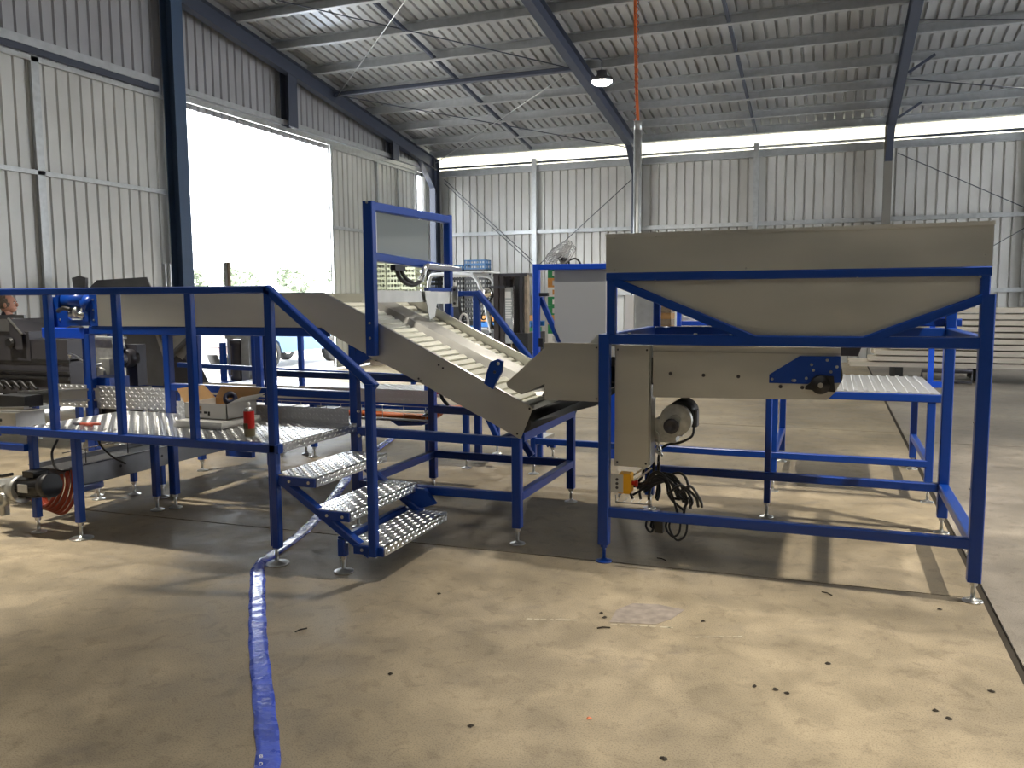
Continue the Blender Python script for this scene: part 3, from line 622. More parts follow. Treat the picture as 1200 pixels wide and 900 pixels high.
# guard frame over the conveyor
gf = thing('guard_frame', 'blue rectangular guard frame with grey clear panel straddling the inclined conveyor', 'frame', (-2.9, 5.55, 1.2))
bar(gf, 'post', (-2.887, 4.895, 1.22), (-2.887, 4.895, 2.245), .072, .06, None, (0, 1, 0)); bar(gf, 'post', (-2.955, 6.25, 1.10), (-2.955, 6.25, 2.275), .06, .06, None, (0, 1, 0))
bar(gf, 'top_rail', (-2.89, 4.90, 2.215), (-2.953, 6.26, 2.24), .055, .058); bar(gf, 'middle_rail', (-2.89, 4.90, 1.885), (-2.953, 6.26, 1.845), .055, .055)
pn = MB().add([(-2.915, 5.02, 1.91), (-2.94, 5.86, 1.885), (-2.94, 5.86, 2.20), (-2.915, 5.02, 2.19), (-2.919, 5.02, 1.91), (-2.944, 5.86, 1.885), (-2.944, 5.86, 2.20), (-2.919, 5.02, 2.19)], [(0, 1, 2, 3), (7, 6, 5, 4), (0, 4, 5, 1), (1, 5, 6, 2), (2, 6, 7, 3), (3, 7, 4, 0)])
pn.build('acrylic_panel', PERSP, gf)
MB().box(-2.93, -2.905, 4.985, 5.02, 1.91, 2.19).build('panel_edge', WHITE, gf)
ar = MB().beam((-2.85, 5.66, 1.845), (-2.90, 6.34, 1.838), .05, .035, (0, 0, 1), .004).build('sensor_channel', ZINC, gf)
for k in range(6): bolt(ar, (-2.86, 5.92+.045*k, 1.862), (0, 0, 1), .008, .008, WHITE)
MB().tube(catmull([(-2.86, 5.20, 1.82), (-2.85, 5.24, 1.74), (-2.84, 5.38, 1.70), (-2.84, 5.52, 1.73), (-2.845, 5.60, 1.80), (-2.85, 5.68, 1.845)]), .016, 8).build('cable_loop', BLACK, gf)
MB().tube(catmull([(-2.86, 5.25, 1.82), (-2.85, 5.31, 1.75), (-2.84, 5.40, 1.715)]), .014, 8).build('cable_loop', BLACK, gf)
MB().tube(catmull([(-2.845, 5.50, 1.72), (-2.845, 5.57, 1.76), (-2.845, 5.61, 1.82), (-2.85, 5.68, 1.848)]), .021, 8).build('steel_conduit', ZINC, gf)
MB().box(-2.88, -2.84, 5.15, 5.30, 1.80, 1.835).build('cable_gland', BLACK, gf)
for z in (2.235, 1.44, 1.34): bolt(gf, (-2.885, 4.864, z), (0, -1, 0), .009)

# ================================================================== access platform with stairs
ap = thing('access_platform', 'blue walkway platform with checker plate deck, handrail and three steps at left', 'platform', (-4.1, 4.5, 0))
dk = MB().box(-5.14, -3.045, 4.075, 4.925, .738, .746).build('deck_plate', ALU, ap)
pt = MB().lozenges((-5.14, 4.075, .746), (1, 0, 0), (0, 1, 0), (0, 0, 1), 2.095, .85, .044, .036, .012, .0042).build('raised_pattern', ALU, dk, 'stuff')
ed = MB().add([(-3.044, 4.09, .746), (-3.044, 4.925, .746), (-3.044, 4.925, .69), (-3.044, 4.09, .69), (-3.048, 4.09, .746), (-3.048, 4.925, .746), (-3.048, 4.925, .69), (-3.048, 4.09, .69)], [(0, 1, 2, 3), (7, 6, 5, 4), (2, 3, 7, 6)]).lozenges((-3.044, 4.09, .69), (0, 1, 0), (0, 0, 1), (1, 0, 0), .83, .056, .028, .024, .008, .0045).build('deck_edge', ALU, dk)
tk = MB().box(-4.62, -3.11, 4.930, 4.934, .746, .842).lozenges((-4.62, 4.930, .748), (1, 0, 0), (0, 0, 1), (0, -1, 0), 1.51, .09, .03, .026, .008, .004).build('toe_board', ALUR, ap)
MB().box(-5.9, -4.74, 4.975, 4.979, .746, .93).lozenges((-5.9, 4.975, .75), (1, 0, 0), (0, 0, 1), (0, -1, 0), 1.16, .18, .03, .026, .008, .004).build('toe_board', ALUR, ap)
for x in (-4.70, -3.11): leg(ap, x, 4.085, .70, .052, .115, None, .075)
leg(ap, -4.79, 4.86, .70, .05)
leg(ap, -5.115, 4.10, .70, .05)
bar(ap, 'front_beam', (-5.16, 4.065, .716), (-3.04, 4.065, .716), .05, .054)
bar(ap, 'rear_beam', (-5.16, 4.90, .712), (-3.11, 4.90, .712), .045, .05)
for x in (-5.12, -4.3, -3.09): bar(ap, 'cross_beam', (x, 4.09, .712), (x, 4.88, .712), .045, .045)
bar(ap, 'side_beam', (-5.9, 4.09, .70), (-5.16, 4.07, .716), .045, .05); bar(ap, 'side_beam', (-5.9, 4.09, .60), (-5.14, 4.07, .60), .045, .05)
for x in (-4.852, -4.262, -3.672): bar(ap, 'handrail_post', (x, 4.065, .74), (x, 4.065, 1.64), .048, .048, None, (0, 1, 0))
bar(ap, 'handrail_post', (-3.085, 4.065, .11), (-3.085, 4.065, 1.65), .05, .05, None, (0, 1, 0))
bar(ap, 'handrail', (-6.2, 4.065, 1.665), (-3.085, 4.065, 1.660), .05, .046)
bar(ap, 'sloping_handrail', (-3.10, 4.065, 1.668), (-2.385, 4.065, 1.105), .05, .048)
bar(ap, 'handrail_post', (-2.408, 4.045, .135), (-2.408, 4.045, 1.125), .05, .05, None, (0, 1, 0))
# stairs
for y in (4.085, 4.875):
    bar(ap, 'stringer', (-3.085, y, .545), (-2.452, y, .128), .045, .055, None, (0, 1, 0))
bar(ap, 'stair_cross_bar', (-2.66, 4.10, .19), (-2.66, 4.86, .19), .045, .045)
for y in (4.095, 4.865): leg(ap, -2.645, y, .20, .05, .10, None, .06)
for i, (x0, x1, z) in enumerate(((-3.09, -2.79, .560), (-2.835, -2.565, .375), (-2.605, -2.345, .192))):
    tr_ = MB().box(x0, x1, 4.06, 4.885, z-.004, z).box(x1-.004, x1, 4.06, 4.885, z-.058, z).build('tread', ALU, ap)
    MB().lozenges((x0, 4.06, z), (1, 0, 0), (0, 1, 0), (0, 0, 1), x1-x0, .825, .042, .036, .013, .005).lozenges((x1, 4.06, z-.056), (0, 1, 0), (0, 0, 1), (1, 0, 0), .825, .054, .027, .024, .008, .0045).build('raised_pattern', ALU, tr_, 'stuff')
    br = MB().box(x0+.06, x1-.006, 4.048, 4.058, z-.058, z-.006).build('tread_bracket', BLUE, tr_)
    MB().box(x0+.06, x1-.006, 4.887, 4.897, z-.058, z-.006).build('tread_bracket', BLUE, tr_)
    for xx in (x0+.115, x1-.05): bolt(tr_, (xx, 4.048, z-.032), (0, -1, 0), .010, .006)
MB().prism([(-2.66, .34), (-2.50, .34), (-2.42, .24), (-2.52, .21), (-2.66, .25)], 'y', 4.86, 4.90).build('stringer_gusset', BLUE, ap)
for z in (.83, .66): bolt(ap, (-3.03, 4.93, z), (0, -1, 0), .012)

# ================================================================== low cross conveyor under the platform, with gearmotor
lc = thing('low_cross_conveyor', 'low grey channel conveyor with bolt holes running back under the platform', 'conveyor', (-5.3, 6, 0))
for x in (-5.02, -5.40):
    ch = MB().box(x-.004, x, 4.30, 9.0, .27, .42).box(x-.03, x, 4.30, 9.0, .415, .42).box(x-.03, x, 4.30, 9.0, .27, .275).build('side_channel', MGREY, lc)
    if x > -5.1:
        for k in range(9): MB().cyl((x, 4.75+.42*k, .35), (x+.002, 4.75+.42*k, .35), .011, n=10).build('bolt_hole', BLACK, ch)
MB().box(-5.38, -5.04, 4.35, 9.0, .385, .392).build('belt', RUBBER, lc)
MB().tube([(-5.2, 4.4, .50), (-5.2, 9.0, .50)], .004, 5).build('tension_wire', DGREY, lc)
for k in range(10): MB().cyl((-5.2, 4.6+.4*k, .392), (-5.2, 4.6+.4*k, .50), .004, n=5).build('wire_post', DGREY, lc)
for y in (5.2, 7.2):
    for x in (-5.36, -5.06): leg(lc, x, y, .27, .045)
MB().box(-5.0, -4.72, 5.9, 5.95, .22, .27).build('support_bar', BLUE, lc); bar(lc, 'support_bar', (-5.01, 4.55, .25), (-4.72, 4.11, .33), .04, .04)
gm = thing('gearmotor', 'silver gearbox with black motor at the end of the low cross conveyor', 'motor', (-5.0, 4.05, .2))
MB().beam((-5.30, 4.05, .28), (-5.09, 4.05, .30), .15, .17, (0, 0, 1), .03).cyl((-5.13, 4.05, .305), (-5.06, 4.05, .31), .095, n=22).lathe([(.05, .0), (.05, .03), (.035, .035), (.03, .02), (0, .02)], (-5.16, 3.975, .25), (0, -1, 0), 18).beam((-5.24, 4.03, .20), (-5.24, 4.03, .12), .06, .06, (0, 1, 0), .01).build('gearbox', ALUC, gm)
for k in range(3): MB().lathe([(.0, .012), (.012, .01), (.014, 0)], (-5.27+.05*k, 3.965, .335), (0, -1, 0), 10).build('screw_cap', ZINC, gm)
mb_ = MB().cyl((-5.07, 4.06, .325), (-4.85, 4.06, .35), .075, n=20)
for k in range(8):
    a = PI*k/4; mb_.beam((-5.06, 4.06+.076*math.cos(a), .325+.076*math.sin(a)), (-4.87, 4.06+.076*math.cos(a), .348+.076*math.sin(a)), .010, .010, (0, 0, 1), 0)
mb_.cyl((-4.86, 4.06, .349), (-4.80, 4.06, .355), .083, n=20).box(-5.0, -4.90, 4.0, 4.12, .41, .45).build('motor_body', BLACK, gm)
MB().box(-5.02, -4.93, 3.972, 3.976, .31, .365).build('rating_label', LABEL, gm)
for o_ in list(gm.children): o_.location.x -= .11
hc = thing('hose_coil', 'coil of red brown hose drooping below the silver gearmotor', 'hose', (-5.2, 4.2, .1))
for k in range(6):
    c = V((-5.20+.010*k, 4.20+.02*k, .31)); rx = .17+.012*(k % 3); rz = .16+.014*k
    MB().tube([c+V((math.cos(a)*rx, .02*math.sin(2*a), math.sin(a)*rz)) for a in [PI*1.0+PI*1.15*i/18 for i in range(19)]], .0125, 7).build('hose_loop', REDHOSE, hc)
MB().tube(catmull([(-5.12, 4.3, .62), (-5.16, 4.28, .52), (-5.10, 4.26, .42), (-5.0, 4.3, .40)]), .009).build('power_cable', BLACK, lc)
MB().tube(catmull([(-5.6, 4.2, .62), (-5.62, 4.15, .45), (-5.55, 4.15, .36), (-5.4, 4.15, .38)]), .012).build('power_cable', BLACK, lc)
MB().tube(catmull([(-4.75, 4.3, .68), (-4.74, 4.32, .60), (-4.66, 4.34, .52), (-4.60, 4.4, .46)]), .007).build('power_cable', BLACK, lc)

# things on the deck
bx = thing('open_carton', 'open white cardboard carton with flaps up on the platform deck', 'carton', (-3.94, 4.62, .797))
a, b, c_, d_ = -4.12, -3.765, 4.47, 4.78
zb_, zt_ = .797, .905
MB().box(a, b, c_, c_+.006, zb_, zt_).build('front_wall', CARDW, bx)
MB().box(a, a+.006, c_, d_, zb_, zt_).build('side_wall', CARDW, bx); MB().box(b-.006, b, c_, d_, zb_, zt_).build('side_wall', CARDW, bx)
MB().box(a, b, d_-.006, d_, zb_, zt_).build('back_wall', CARD, bx); MB().box(a, b, c_, d_, zb_, zb_+.006).build('bottom', CARD, bx)
MB().add([(a, d_, zt_), (b, d_, zt_), (b+.01, d_+.05, zt_+.075), (a+.01, d_+.05, zt_+.075)], [(0, 1, 2, 3)]).build('flap', CARD, bx)
MB().add([(a, c_, zt_), (a, d_, zt_), (a-.08, d_-.02, zt_+.09), (a-.08, c_+.02, zt_+.09)], [(0, 1, 2, 3)]).build('flap', CARD, bx)
MB().add([(b, c_, zt_), (b, d_, zt_), (b+.10, d_-.02, zt_+.052), (b+.10, c_+.03, zt_+.05)], [(0, 1, 2, 3)]).build('flap', CARDW, bx)
for k, ww in enumerate((.03, .012, .026, .018)): MB().box(-4.02+.032*k, -4.02+.032*k+ww, c_-.001, c_, .835-.012*(k == 3), .850).build('printed_mark', INK, bx)
MB().box(-4.02, -3.975, c_-.001, c_, .858, .885).build('brown_mark', CARD, bx)
rl = tag(settle(MB().lathe([(.02, -.03), (.045, -.03), (.05, 0), (.045, .03), (.02, .03), (.02, -.03)], (-3.84, 4.60, .925), (.6, -.7, .5), 16).build('tape_roll', mat('dark navy tape', (.01, .012, .04), .4))), 'dark roll of tape poking out of the open carton', 'tape')
fb = MB().box(-4.14, -3.74, 4.38, 4.80, .750, .772).box(-4.10, -3.72, 4.36, 4.76, .773, .796).build('flattened_cardboard', CARDW)
tag(settle(fb), 'flattened pale cardboard lying under the open carton', 'cardboard')
sc_ = thing('spray_can', 'red spray can standing on the checker plate deck', 'can', (-3.385, 4.22, .750))
MB().lathe([(0, .0), (.031, .0), (.033, .006), (.033, .05)], (-3.385, 4.22, .750), n=20).build('base_band', mat('olive can band', (.18, .15, .08), .35), sc_)
MB().lathe([(.033, .05), (.033, .155), (.031, .16)], (-3.385, 4.22, .750), n=20).build('can_body', mat('red can print', (.55, .02, .015), .3), sc_)
MB().lathe([(.031, .16), (.029, .172), (.018, .182), (.014, .184), (.014, .192)], (-3.385, 4.22, .750), n=20).build('shoulder', ZINC, sc_)
MB().lathe([(.010, .19), (.010, .21), (.006, .213), (0, .213)], (-3.385, 4.22, .750), n=14).build('nozzle', WHITE, sc_)
MB().box(-3.402, -3.368, 4.186, 4.1875, .80, .835).build('label_panel', mat('dark can print', (.10, .06, .03), .4), sc_)
pl = thing('pliers', 'pliers with red brown handles lying on the deck near the handrail post', 'tool', (-4.72, 4.22, .75))
for sgn in (1, -1):
    MB().tube(catmull([(-4.80, 4.22, .76), (-4.74, 4.22+.012*sgn, .762), (-4.66, 4.22+.035*sgn, .762)]), .010, 6).build('handle', REDHOSE, pl)
MB().beam((-4.86, 4.22, .76), (-4.80, 4.22, .76), .03, .014, (0, 0, 1), .004).build('jaws', DGREY, pl)

# ================================================================== machines behind the left handrail
wm = thing('washer_hopper', 'dark grey machine with slanted hopper rim and black knob behind the left handrail', 'machine', (-7.9, 6.7, 0))
MB().prism([(-8.75, 1.285), (-8.05, 1.285), (-8.12, 1.42), (-8.75, 1.42)], 'y', 6.3, 6.305).build('rim_panel', MGREY, wm)
MB().prism([(-8.75, 1.42), (-8.12, 1.42), (-8.12, 1.455), (-8.75, 1.455)], 'y', 6.50, 6.52).build('rim_panel', MGREY, wm)
MB().add([(-8.08, 6.3, 1.42), (-8.12, 7.05, 1.42), (-7.88, 7.05, 1.30), (-7.88, 6.28, 1.26)], [(0, 1, 2, 3)]).add([(-8.08, 6.29, 1.415), (-7.88, 6.27, 1.255), (-7.88, 6.27, 1.10), (-8.08, 6.29, 1.10)], [(0, 1, 2, 3)]).build('bevel_panel', DGREY, wm)
MB().beam((-8.08, 6.285, 1.425), (-7.87, 6.265, 1.262), .02, .012, (0, 0, 1), 0).build('bevel_edge', ZINC, wm)
MB().box(-8.75, -7.84, 6.32, 7.05, .98, 1.285).build('hopper_body', DGREY, wm)
MB().box(-8.75, -7.32, 6.34, 7.05, .62, 1.0).box(-7.83, -7.32, 6.33, 7.05, .98, 1.20).build('lower_body', DGREY, wm)
MB().box(-8.75, -7.3, 6.325, 6.34, .96, 1.0).box(-8.75, -7.3, 6.30, 6.33, .79, .82).box(-8.75, -7.3, 6.30, 6.33, .86, .875).build('body_seam', BLACK, wm)
MB().lathe([(0, .07), (.045, .07), (.06, .05), (.05, .02), (.075, .01), (.08, 0)], (-8.05, 6.31, 1.17), (0, -1, 0), 14, False).build('knob', BLACK, wm)
for x, y in ((-8.65, 6.5), (-7.4, 6.5), (-8.65, 7.0), (-7.4, 7.0)): leg(wm, x, y, .62, .06)
for k in range(5): MB().tube(catmull([(-8.4+.12*k, 6.3, .70+.03*(k % 2)), (-8.3+.12*k, 6.27, .76), (-8.2+.12*k, 6.28, .68)], 5), .018, 6).build('hose', BLACK, wm)
# blue support frame between machine and conveyor end
sf = thing('support_frame', 'short blue frame with gusset plate at the left end of the inclined conveyor', 'frame', (-5.7, 5.2, 0))
bar(sf, 'beam', (-5.98, 4.97, 1.345), (-5.52, 4.97, 1.345), .06, .085, BLUE2); leg(sf, -5.62, 5.06, 1.33, .07)
MB().prism([(-5.94, 1.39), (-5.80, 1.39), (-5.70, 1.42), (-5.78, 1.47), (-5.80, 1.62), (-5.83, 1.635), (-5.94, 1.635)], 'y', 5.02, 5.035).build('gusset_plate', BLUE, sf)
for x, z in ((-5.87, 1.60), (-5.865, 1.45)): bolt(sf, (x, 5.02, z), (0, -1, 0), .010)
bar(sf, 'post', (-5.96, 5.0, .70), (-5.96, 5.0, 1.62), .06, .06)
MB().box(-5.60, -5.35, 5.0, 5.2, .86, .99).build('foot_block', BLUE, sf)
# bright rail conveyor piece and dark end box
rc = thing('short_roller_bed', 'bright stainless channel and dark end block lying across the left end of the deck', 'conveyor', (-5.6, 5.0, .74))
for z in (.885, .80): MB().beam((-6.05, 4.75, z-.005), (-5.05, 5.12, z+.03), .03, .016, (0, 0, 1), 0).build('rail', ZINC, rc)
MB().beam((-6.05, 4.75, .842), (-5.25, 5.05, .868), .012, .075, (0, 0, 1), 0).build('side_channel', STEEL, rc)
MB().box(-6.1, -5.74, 4.47, 4.72, .63, .76).build('end_block', STEELD, rc); MB().box(-6.1, -5.80, 4.60, 4.76, .78, .87).build('end_block', BLACK, rc)
MB().beam((-6.1, 4.49, .775), (-5.72, 4.55, .79), .05, .02, (0, 0, 1), 0).build('rail', ZINC, rc)
bolt(rc, (-5.90, 4.47, .70), (0, -1, 0), .014, .004, BLACK)
# vertical gearmotor
vg = thing('vertical_gearmotor', 'pale upright gearbox above a black motor behind the second handrail post', 'motor', (-5.5, 5.3, .75))
MB().box(-5.74, -5.56, 5.24, 5.36, 1.08, 1.28).box(-5.78, -5.54, 5.22, 5.38, 1.28, 1.30).beam((-5.62, 5.28, .90), (-5.62, 5.28, 1.12), .15, .14, (0, 1, 0), .02).cyl((-5.62, 5.3, .86), (-5.62, 5.3, .90), .11, n=18).build('gearbox', ALUC, vg)
MB().cyl((-5.66, 5.24, 1.0), (-5.66, 5.18, 1.0), .055, n=16).build('bearing_cap', ALUC, vg)
MB().cyl((-5.60, 5.28, .66), (-5.60, 5.28, .86), .10, n=18).cyl((-5.42, 5.3, .66), (-5.42, 5.3, .88), .07, n=14).box(-5.74, -5.62, 5.15, 5.25, .66, .78).build('motor_body', BLACK, vg)
MB().cyl((-5.40, 5.3, 1.13), (-5.40, 5.20, 1.13), .075, n=18).box(-5.46, -5.34, 5.28, 5.38, .90, 1.24).build('reducer', DGREY, vg)
MB().lathe([(0, .03), (.025, .025), (.045, 0)], (-5.40, 5.20, 1.13), (0, -1, 0), 14).box(-5.60, -5.50, 5.16, 5.24, .875, .90).cyl((-5.44, 5.2, 1.24), (-5.40, 5.2, 1.20), .03, n=10).build('steel_fitting', ZINC, vg)
MB().tube(catmull([(-5.93, 5.15, 1.13), (-5.90, 5.12, 1.16), (-5.82, 5.12, 1.14), (-5.72, 5.15, 1.07), (-5.64, 5.2, 1.08)]), .010).build('grey_cable', GALV, vg)
# sloped grey chutes under the level conveyor
gc = thing('grading_machine', 'grey sheet metal grading machine with sloping chute panels seen beneath the level conveyor', 'machine', (-7.6, 8.6, 0))
MB().add([(-8.75, 8.4, 1.30), (-7.75, 8.4, 1.30), (-7.30, 8.4, .50), (-8.55, 8.4, .50)], [(0, 1, 2, 3)]).build('chute_panel', MGREY, gc)
MB().beam((-8.15, 8.38, 1.28), (-7.85, 8.36, .52), .04, .035, (0, 1, 0), 0).build('chute_rib', STEELD, gc); MB().beam((-8.0, 8.36, 1.24), (-7.80, 8.35, 1.02), .03, .03, (0, 1, 0), 0).build('chute_rib', ZINC, gc)
MB().add([(-7.75, 8.2, 1.30), (-7.20, 8.2, 1.30), (-7.55, 8.2, .86), (-7.80, 8.2, .98)], [(0, 1, 2, 3)]).build('chute_panel', STEELD, gc)
MB().beam((-7.25, 8.18, 1.25), (-7.72, 8.18, .90), .03, .12, (0, 1, 0), 0).build('chute_rib', MGREY, gc)
MB().add([(-7.80, 8.25, .98), (-7.55, 8.25, .86), (-7.25, 8.25, .45), (-7.95, 8.25, .45)], [(0, 1, 2, 3)]).build('chute_panel', DGREY, gc)
MB().box(-8.7, -7.2, 8.45, 9.3, .46, .56).build('chassis', BLUE, gc)
MB().box(-8.7, -7.5, 8.3, 9.3, 1.28, 1.32).build('top_deck', STEELD, gc)
for x in (-8.6, -7.3):
    for y in (8.55, 9.2): leg(gc, x, y, .46, .06)
st = thing('grey_support_stand', 'pale grey steel stand with dark drum behind the third handrail post', 'stand', (-7.2, 8.9, 0))
MB().box(-7.35, -6.92, 8.75, 8.87, 1.10, 1.22).build('top_beam', GALV, st); MB().box(-7.10, -6.98, 8.75, 8.87, .0, 1.10).build('post', GALV, st); MB().box(-6.95, -6.87, 8.8, 9.0, .55, 1.18).build('dark_flange', DGREY, st)
MB().box(-7.42, -7.36, 8.72, 8.78, 0, 1.05).build('blue_post', BLUE, st)
MB().lathe([(0, .55), (.11, .55), (.11, .60), (.09, .62), (.09, 1.0), (.11, 1.02), (.11, 1.08), (0, 1.08)], (-7.22, 8.85, 0), n=18).lathe([(0, 0), (.10, 0), (.10, .5), (0, .5)], (-7.22, 8.85, 0.05), n=18).build('drum', DGREY, st)
# tall grey tray seen above the handrail, with its twin pipes
hb = thing('raised_steel_tray', 'grey folded steel tray standing above the handrail near the wall', 'tray', (-9.4, 9.2, 0))
MB().prism([(-10.15, 1.70), (-8.95, 1.70), (-9.05, 1.93), (-9.98, 1.90), (-10.15, 1.78)], 'y', 9.2, 9.22).prism([(-10.2, 1.70), (-10.0, 1.70), (-9.98, 1.93), (-10.1, 1.96), (-10.24, 1.93)], 'y', 9.0, 9.05).build('tray_panel', MGREY, hb)
for x in (-9.9, -9.1): leg(hb, x, 9.3, 1.72, .06)
for x, n_ in ((-8.92, 2), (-7.83, 1)):
    t = thing('pipe_post', 'twin thin steel pipes standing above the handrail against the wall sheets' if n_ == 2 else 'single thin steel pipe standing in front of the open doorway', 'pipe', (x, 9.4, 0))
    for k in range(n_):
        MB().cyl((x+.09*k, 9.4, 0), (x+.09*k, 9.4, 2.12), .026, n=10).build('pipe', GALV, t)
    if n_ == 1: MB().cyl((x+.05, 9.4, 0), (x+.05, 9.4, 2.12), .022, n=10).build('pipe', WOODD, t)
    MB().box(x-.08, x+.17, 9.32, 9.48, 0, .012).build('base_plate', GALV, t)

# ================================================================== walkway behind the conveyor
rw = thing('rear_walkway', 'blue walkway with checker plate deck and thin handrail behind the level conveyor', 'platform', (-4.3, 7.5, 0))
dk2 = MB().box(-6.3, -2.95, 7.07, 7.95, .668, .676).build('deck_plate', ALU, rw)
MB().lozenges((-4.6, 7.07, .676), (1, 0, 0), (0, 1, 0), (0, 0, 1), 1.65, .88, .055, .045, .014, .003).build('raised_pattern', ALU, dk2, 'stuff')
MB().box(-6.3, -3.55, 7.045, 7.05, .600, .730).lozenges((-5.0, 7.045, .61), (1, 0, 0), (0, 0, 1), (0, -1, 0), 1.45, .11, .04, .03, .01, .002).build('toe_board', ALUR, rw)
bar(rw, 'front_beam', (-6.3, 7.07, .575), (-3.2, 7.07, .565), .05, .06); bar(rw, 'rear_beam', (-6.3, 7.92, .635), (-2.95, 7.92, .635), .05, .05)
for x in (-6.25, -4.88, -3.185): leg(rw, x, 7.08, .66, .055); leg(rw, x, 7.86, .63, .05)
bar(rw, 'handrail', (-6.6, 7.10, .905), (-3.72, 7.10, .85), .045, .05)
bar(rw, 'handrail_end', (-3.745, 7.10, .87), (-3.745, 7.10, .78), .04, .04)
for x in (-5.595, -5.02, -5.46): bar(rw, 'handrail_post', (x, 7.10 if x != -5.46 else 7.0, .67), (x, 7.10 if x != -5.46 else 7.0, 1.33), .052 if x != -5.46 else .07, .05, None, (0, 1, 0))
bar(rw, 'stringer', (-3.1, 7.82, 1.02), (-2.60, 7.82, .12), .05, .05, None, (0, 1, 0)); leg(rw, -2.57, 7.82, .17, .05)
bar(rw, 'stringer', (-3.05, 7.15, .60), (-2.90, 7.15, .30), .05, .05, None, (0, 1, 0))
MB().box(-2.95, -2.55, 7.3, 7.8, .22, .26).build('tread', ALU, rw)
for x, y, z in ((-4.15, 7.3, .679), (-3.68, 7.25, .679)): pass
rg = tag(settle(MB().sphere((-3.58, 7.25, .69), .06, 6, (1.2, .8, .25)).beam((-3.68, 7.25, .68), (-3.60, 7.25, .69), .02, .01, (0, 0, 1), 0).build('red_rag', RED)), 'small red rag lying on the rear walkway deck', 'rag')
ct = thing('cable_tray', 'wire cable tray with orange brown conduits running behind the stairs', 'cable tray', (-3.6, 6.35, .58))
for k in range(3): MB().tube([(-5.2, 6.33+.03*k, .60), (-3.22, 6.33+.03*k, .585)], .020, 7).build('conduit', ORANGE, ct)
for k in range(3): MB().tube(catmull([(-3.22, 6.33+.03*k, .588), (-3.14, 6.33+.03*k, .60), (-3.07, 6.33+.03*k, .655), (-2.98, 6.33+.03*k, .672), (-2.70, 6.33+.03*k, .668)]), .020, 7).build('conduit', ORANGE, ct)
for k in range(5): MB().tube(catmull([(-3.25, 6.30+.01*k, .60), (-3.17, 6.29, .61+.015*k), (-3.10, 6.29, .64+.012*k), (-3.04, 6.31, .69)], 5), .008, 5).build('cable', (WHITE, BLACK, GALV)[k % 3], ct)
for z in (.63, .68): MB().tube([(-5.2, 6.30, z), (-3.15, 6.30, z)], .003, 4).build('tray_wire', ZINC, ct)
for k in range(10): MB().tube([(-5.1+.21*k, 6.30, .57), (-5.1+.21*k, 6.30, .68)], .003, 4).build('tray_wire', ZINC, ct)
MB().box(-5.2, -3.2, 6.31, 6.42, .545, .55).build('tray_floor', DGREY, ct); MB().prism([(-3.55, .545), (-3.2, .545), (-3.25, .52), (-3.48, .505)], 'y', 6.30, 6.40).build('tray_bracket', BLUE, ct)
MB().tube(catmull([(-3.08, 6.33, .82), (-3.05, 6.30, .76), (-3.0, 6.31, .70)]), .016).build('cable', BLACK, ct)

# platform behind the hopper stand
rp = thing('rear_work_platform', 'blue work platform with corrugated bright deck behind the hopper stand', 'platform', (.2, 7.6, 0))
MB().box(-.45, .79, 7.03, 8.45, .846, .853).build('deck_plate', ALUR, rp)
m = MB()
for k in range(16): m.beam((-.42+.077*k, 7.04, .857), (-.42+.077*k, 8.44, .857), .034, .010, (0, 0, 1), .004)
m.build('deck_ribs', ALUR, rp, 'stuff')
bar(rp, 'front_beam', (-.45, 7.05, .815), (.80, 7.05, .815), .05, .062); bar(rp, 'rear_beam', (-.45, 8.42, .815), (.80, 8.42, .815), .05, .062)
bar(rp, 'rail', (-2.52, 7.05, .305), (.72, 7.05, .305), .045, .055)
for x in (-.415, .736):
    leg(rp, x, 7.06, .80, .058); leg(rp, x, 8.40, .80, .058); bar(rp, 'side_rail', (x, 7.08, .305), (x, 8.38, .305), .05, .055); bar(rp, 'side_beam', (x, 7.08, .815), (x, 8.38, .815), .05, .055)
leg(rp, -2.50, 7.05, .34, .05)
for x, y in ((.83, 8.15), (.945, 8.15)): bar(rp, 'handrail_post', (x, y, .79), (x, y, 1.40), .045, .045, BLUE2, (0, 1, 0))
MB().box(.79, .97, 8.125, 8.175, .79, .84).build('handrail_foot', BLUE2, rp)
MB().box(.80, 1.0, 8.10, 8.2, 1.38, 1.45).build('handrail_plate', BLUE2, rp)
MB().beam((-.10, 6.3, 1.28), (.26, 6.3, 1.28), .05, .05, (0, 0, 1), .004).prism([(-.02, 1.24), (.20, 1.24), (.18, 1.18), (.06, 1.18)], 'y', 6.28, 6.34).build('dark_bracket', DGREY, rp)

# second guard frame beyond the chute
g2 = thing('rear_guard_frame', 'blue guard frame with large pale grey panel beyond the discharge chute', 'frame', (-2.4, 7.9, 0))
bar(g2, 'post', (-2.765, 7.9, .02), (-2.765, 7.9, 1.935), .065, .06, BLUE2, (0, 1, 0)); bar(g2, 'top_rail', (-2.79, 7.9, 1.905), (-2.02, 7.9, 1.90), .055, .055, BLUE2); bar(g2, 'post', (-1.98, 7.92, .02), (-1.98, 7.92, 1.90), .06, .06, BLUE2, (0, 1, 0))
MB().box(-2.585, -2.06, 7.92, 7.926, .90, 1.885).build('grey_panel', PANEL, g2)
MB().box(-2.058, -2.052, 7.915, 7.93, .90, 1.885).build('panel_edge', WHITE, g2)
bar(g2, 'diagonal_brace', (-2.74, 7.95, 1.60), (-2.45, 7.95, .98), .05, .06, None, (0, 1, 0))
MB().box(-2.74, -2.64, 7.88, 7.92, 1.615, 1.65).build('latch', BLACK, g2); MB().box(-2.735, -2.69, 7.87, 7.92, 1.11, 1.20).build('latch', BLACK, g2)
MB().box(-1.88, -1.80, 8.0, 8.02, 1.05, 1.62).build('white_strip', WHITE, g2); MB().box(-1.80, -1.62, 8.05, 8.07, .9, 1.62).build('grey_sheet', GALV, g2)
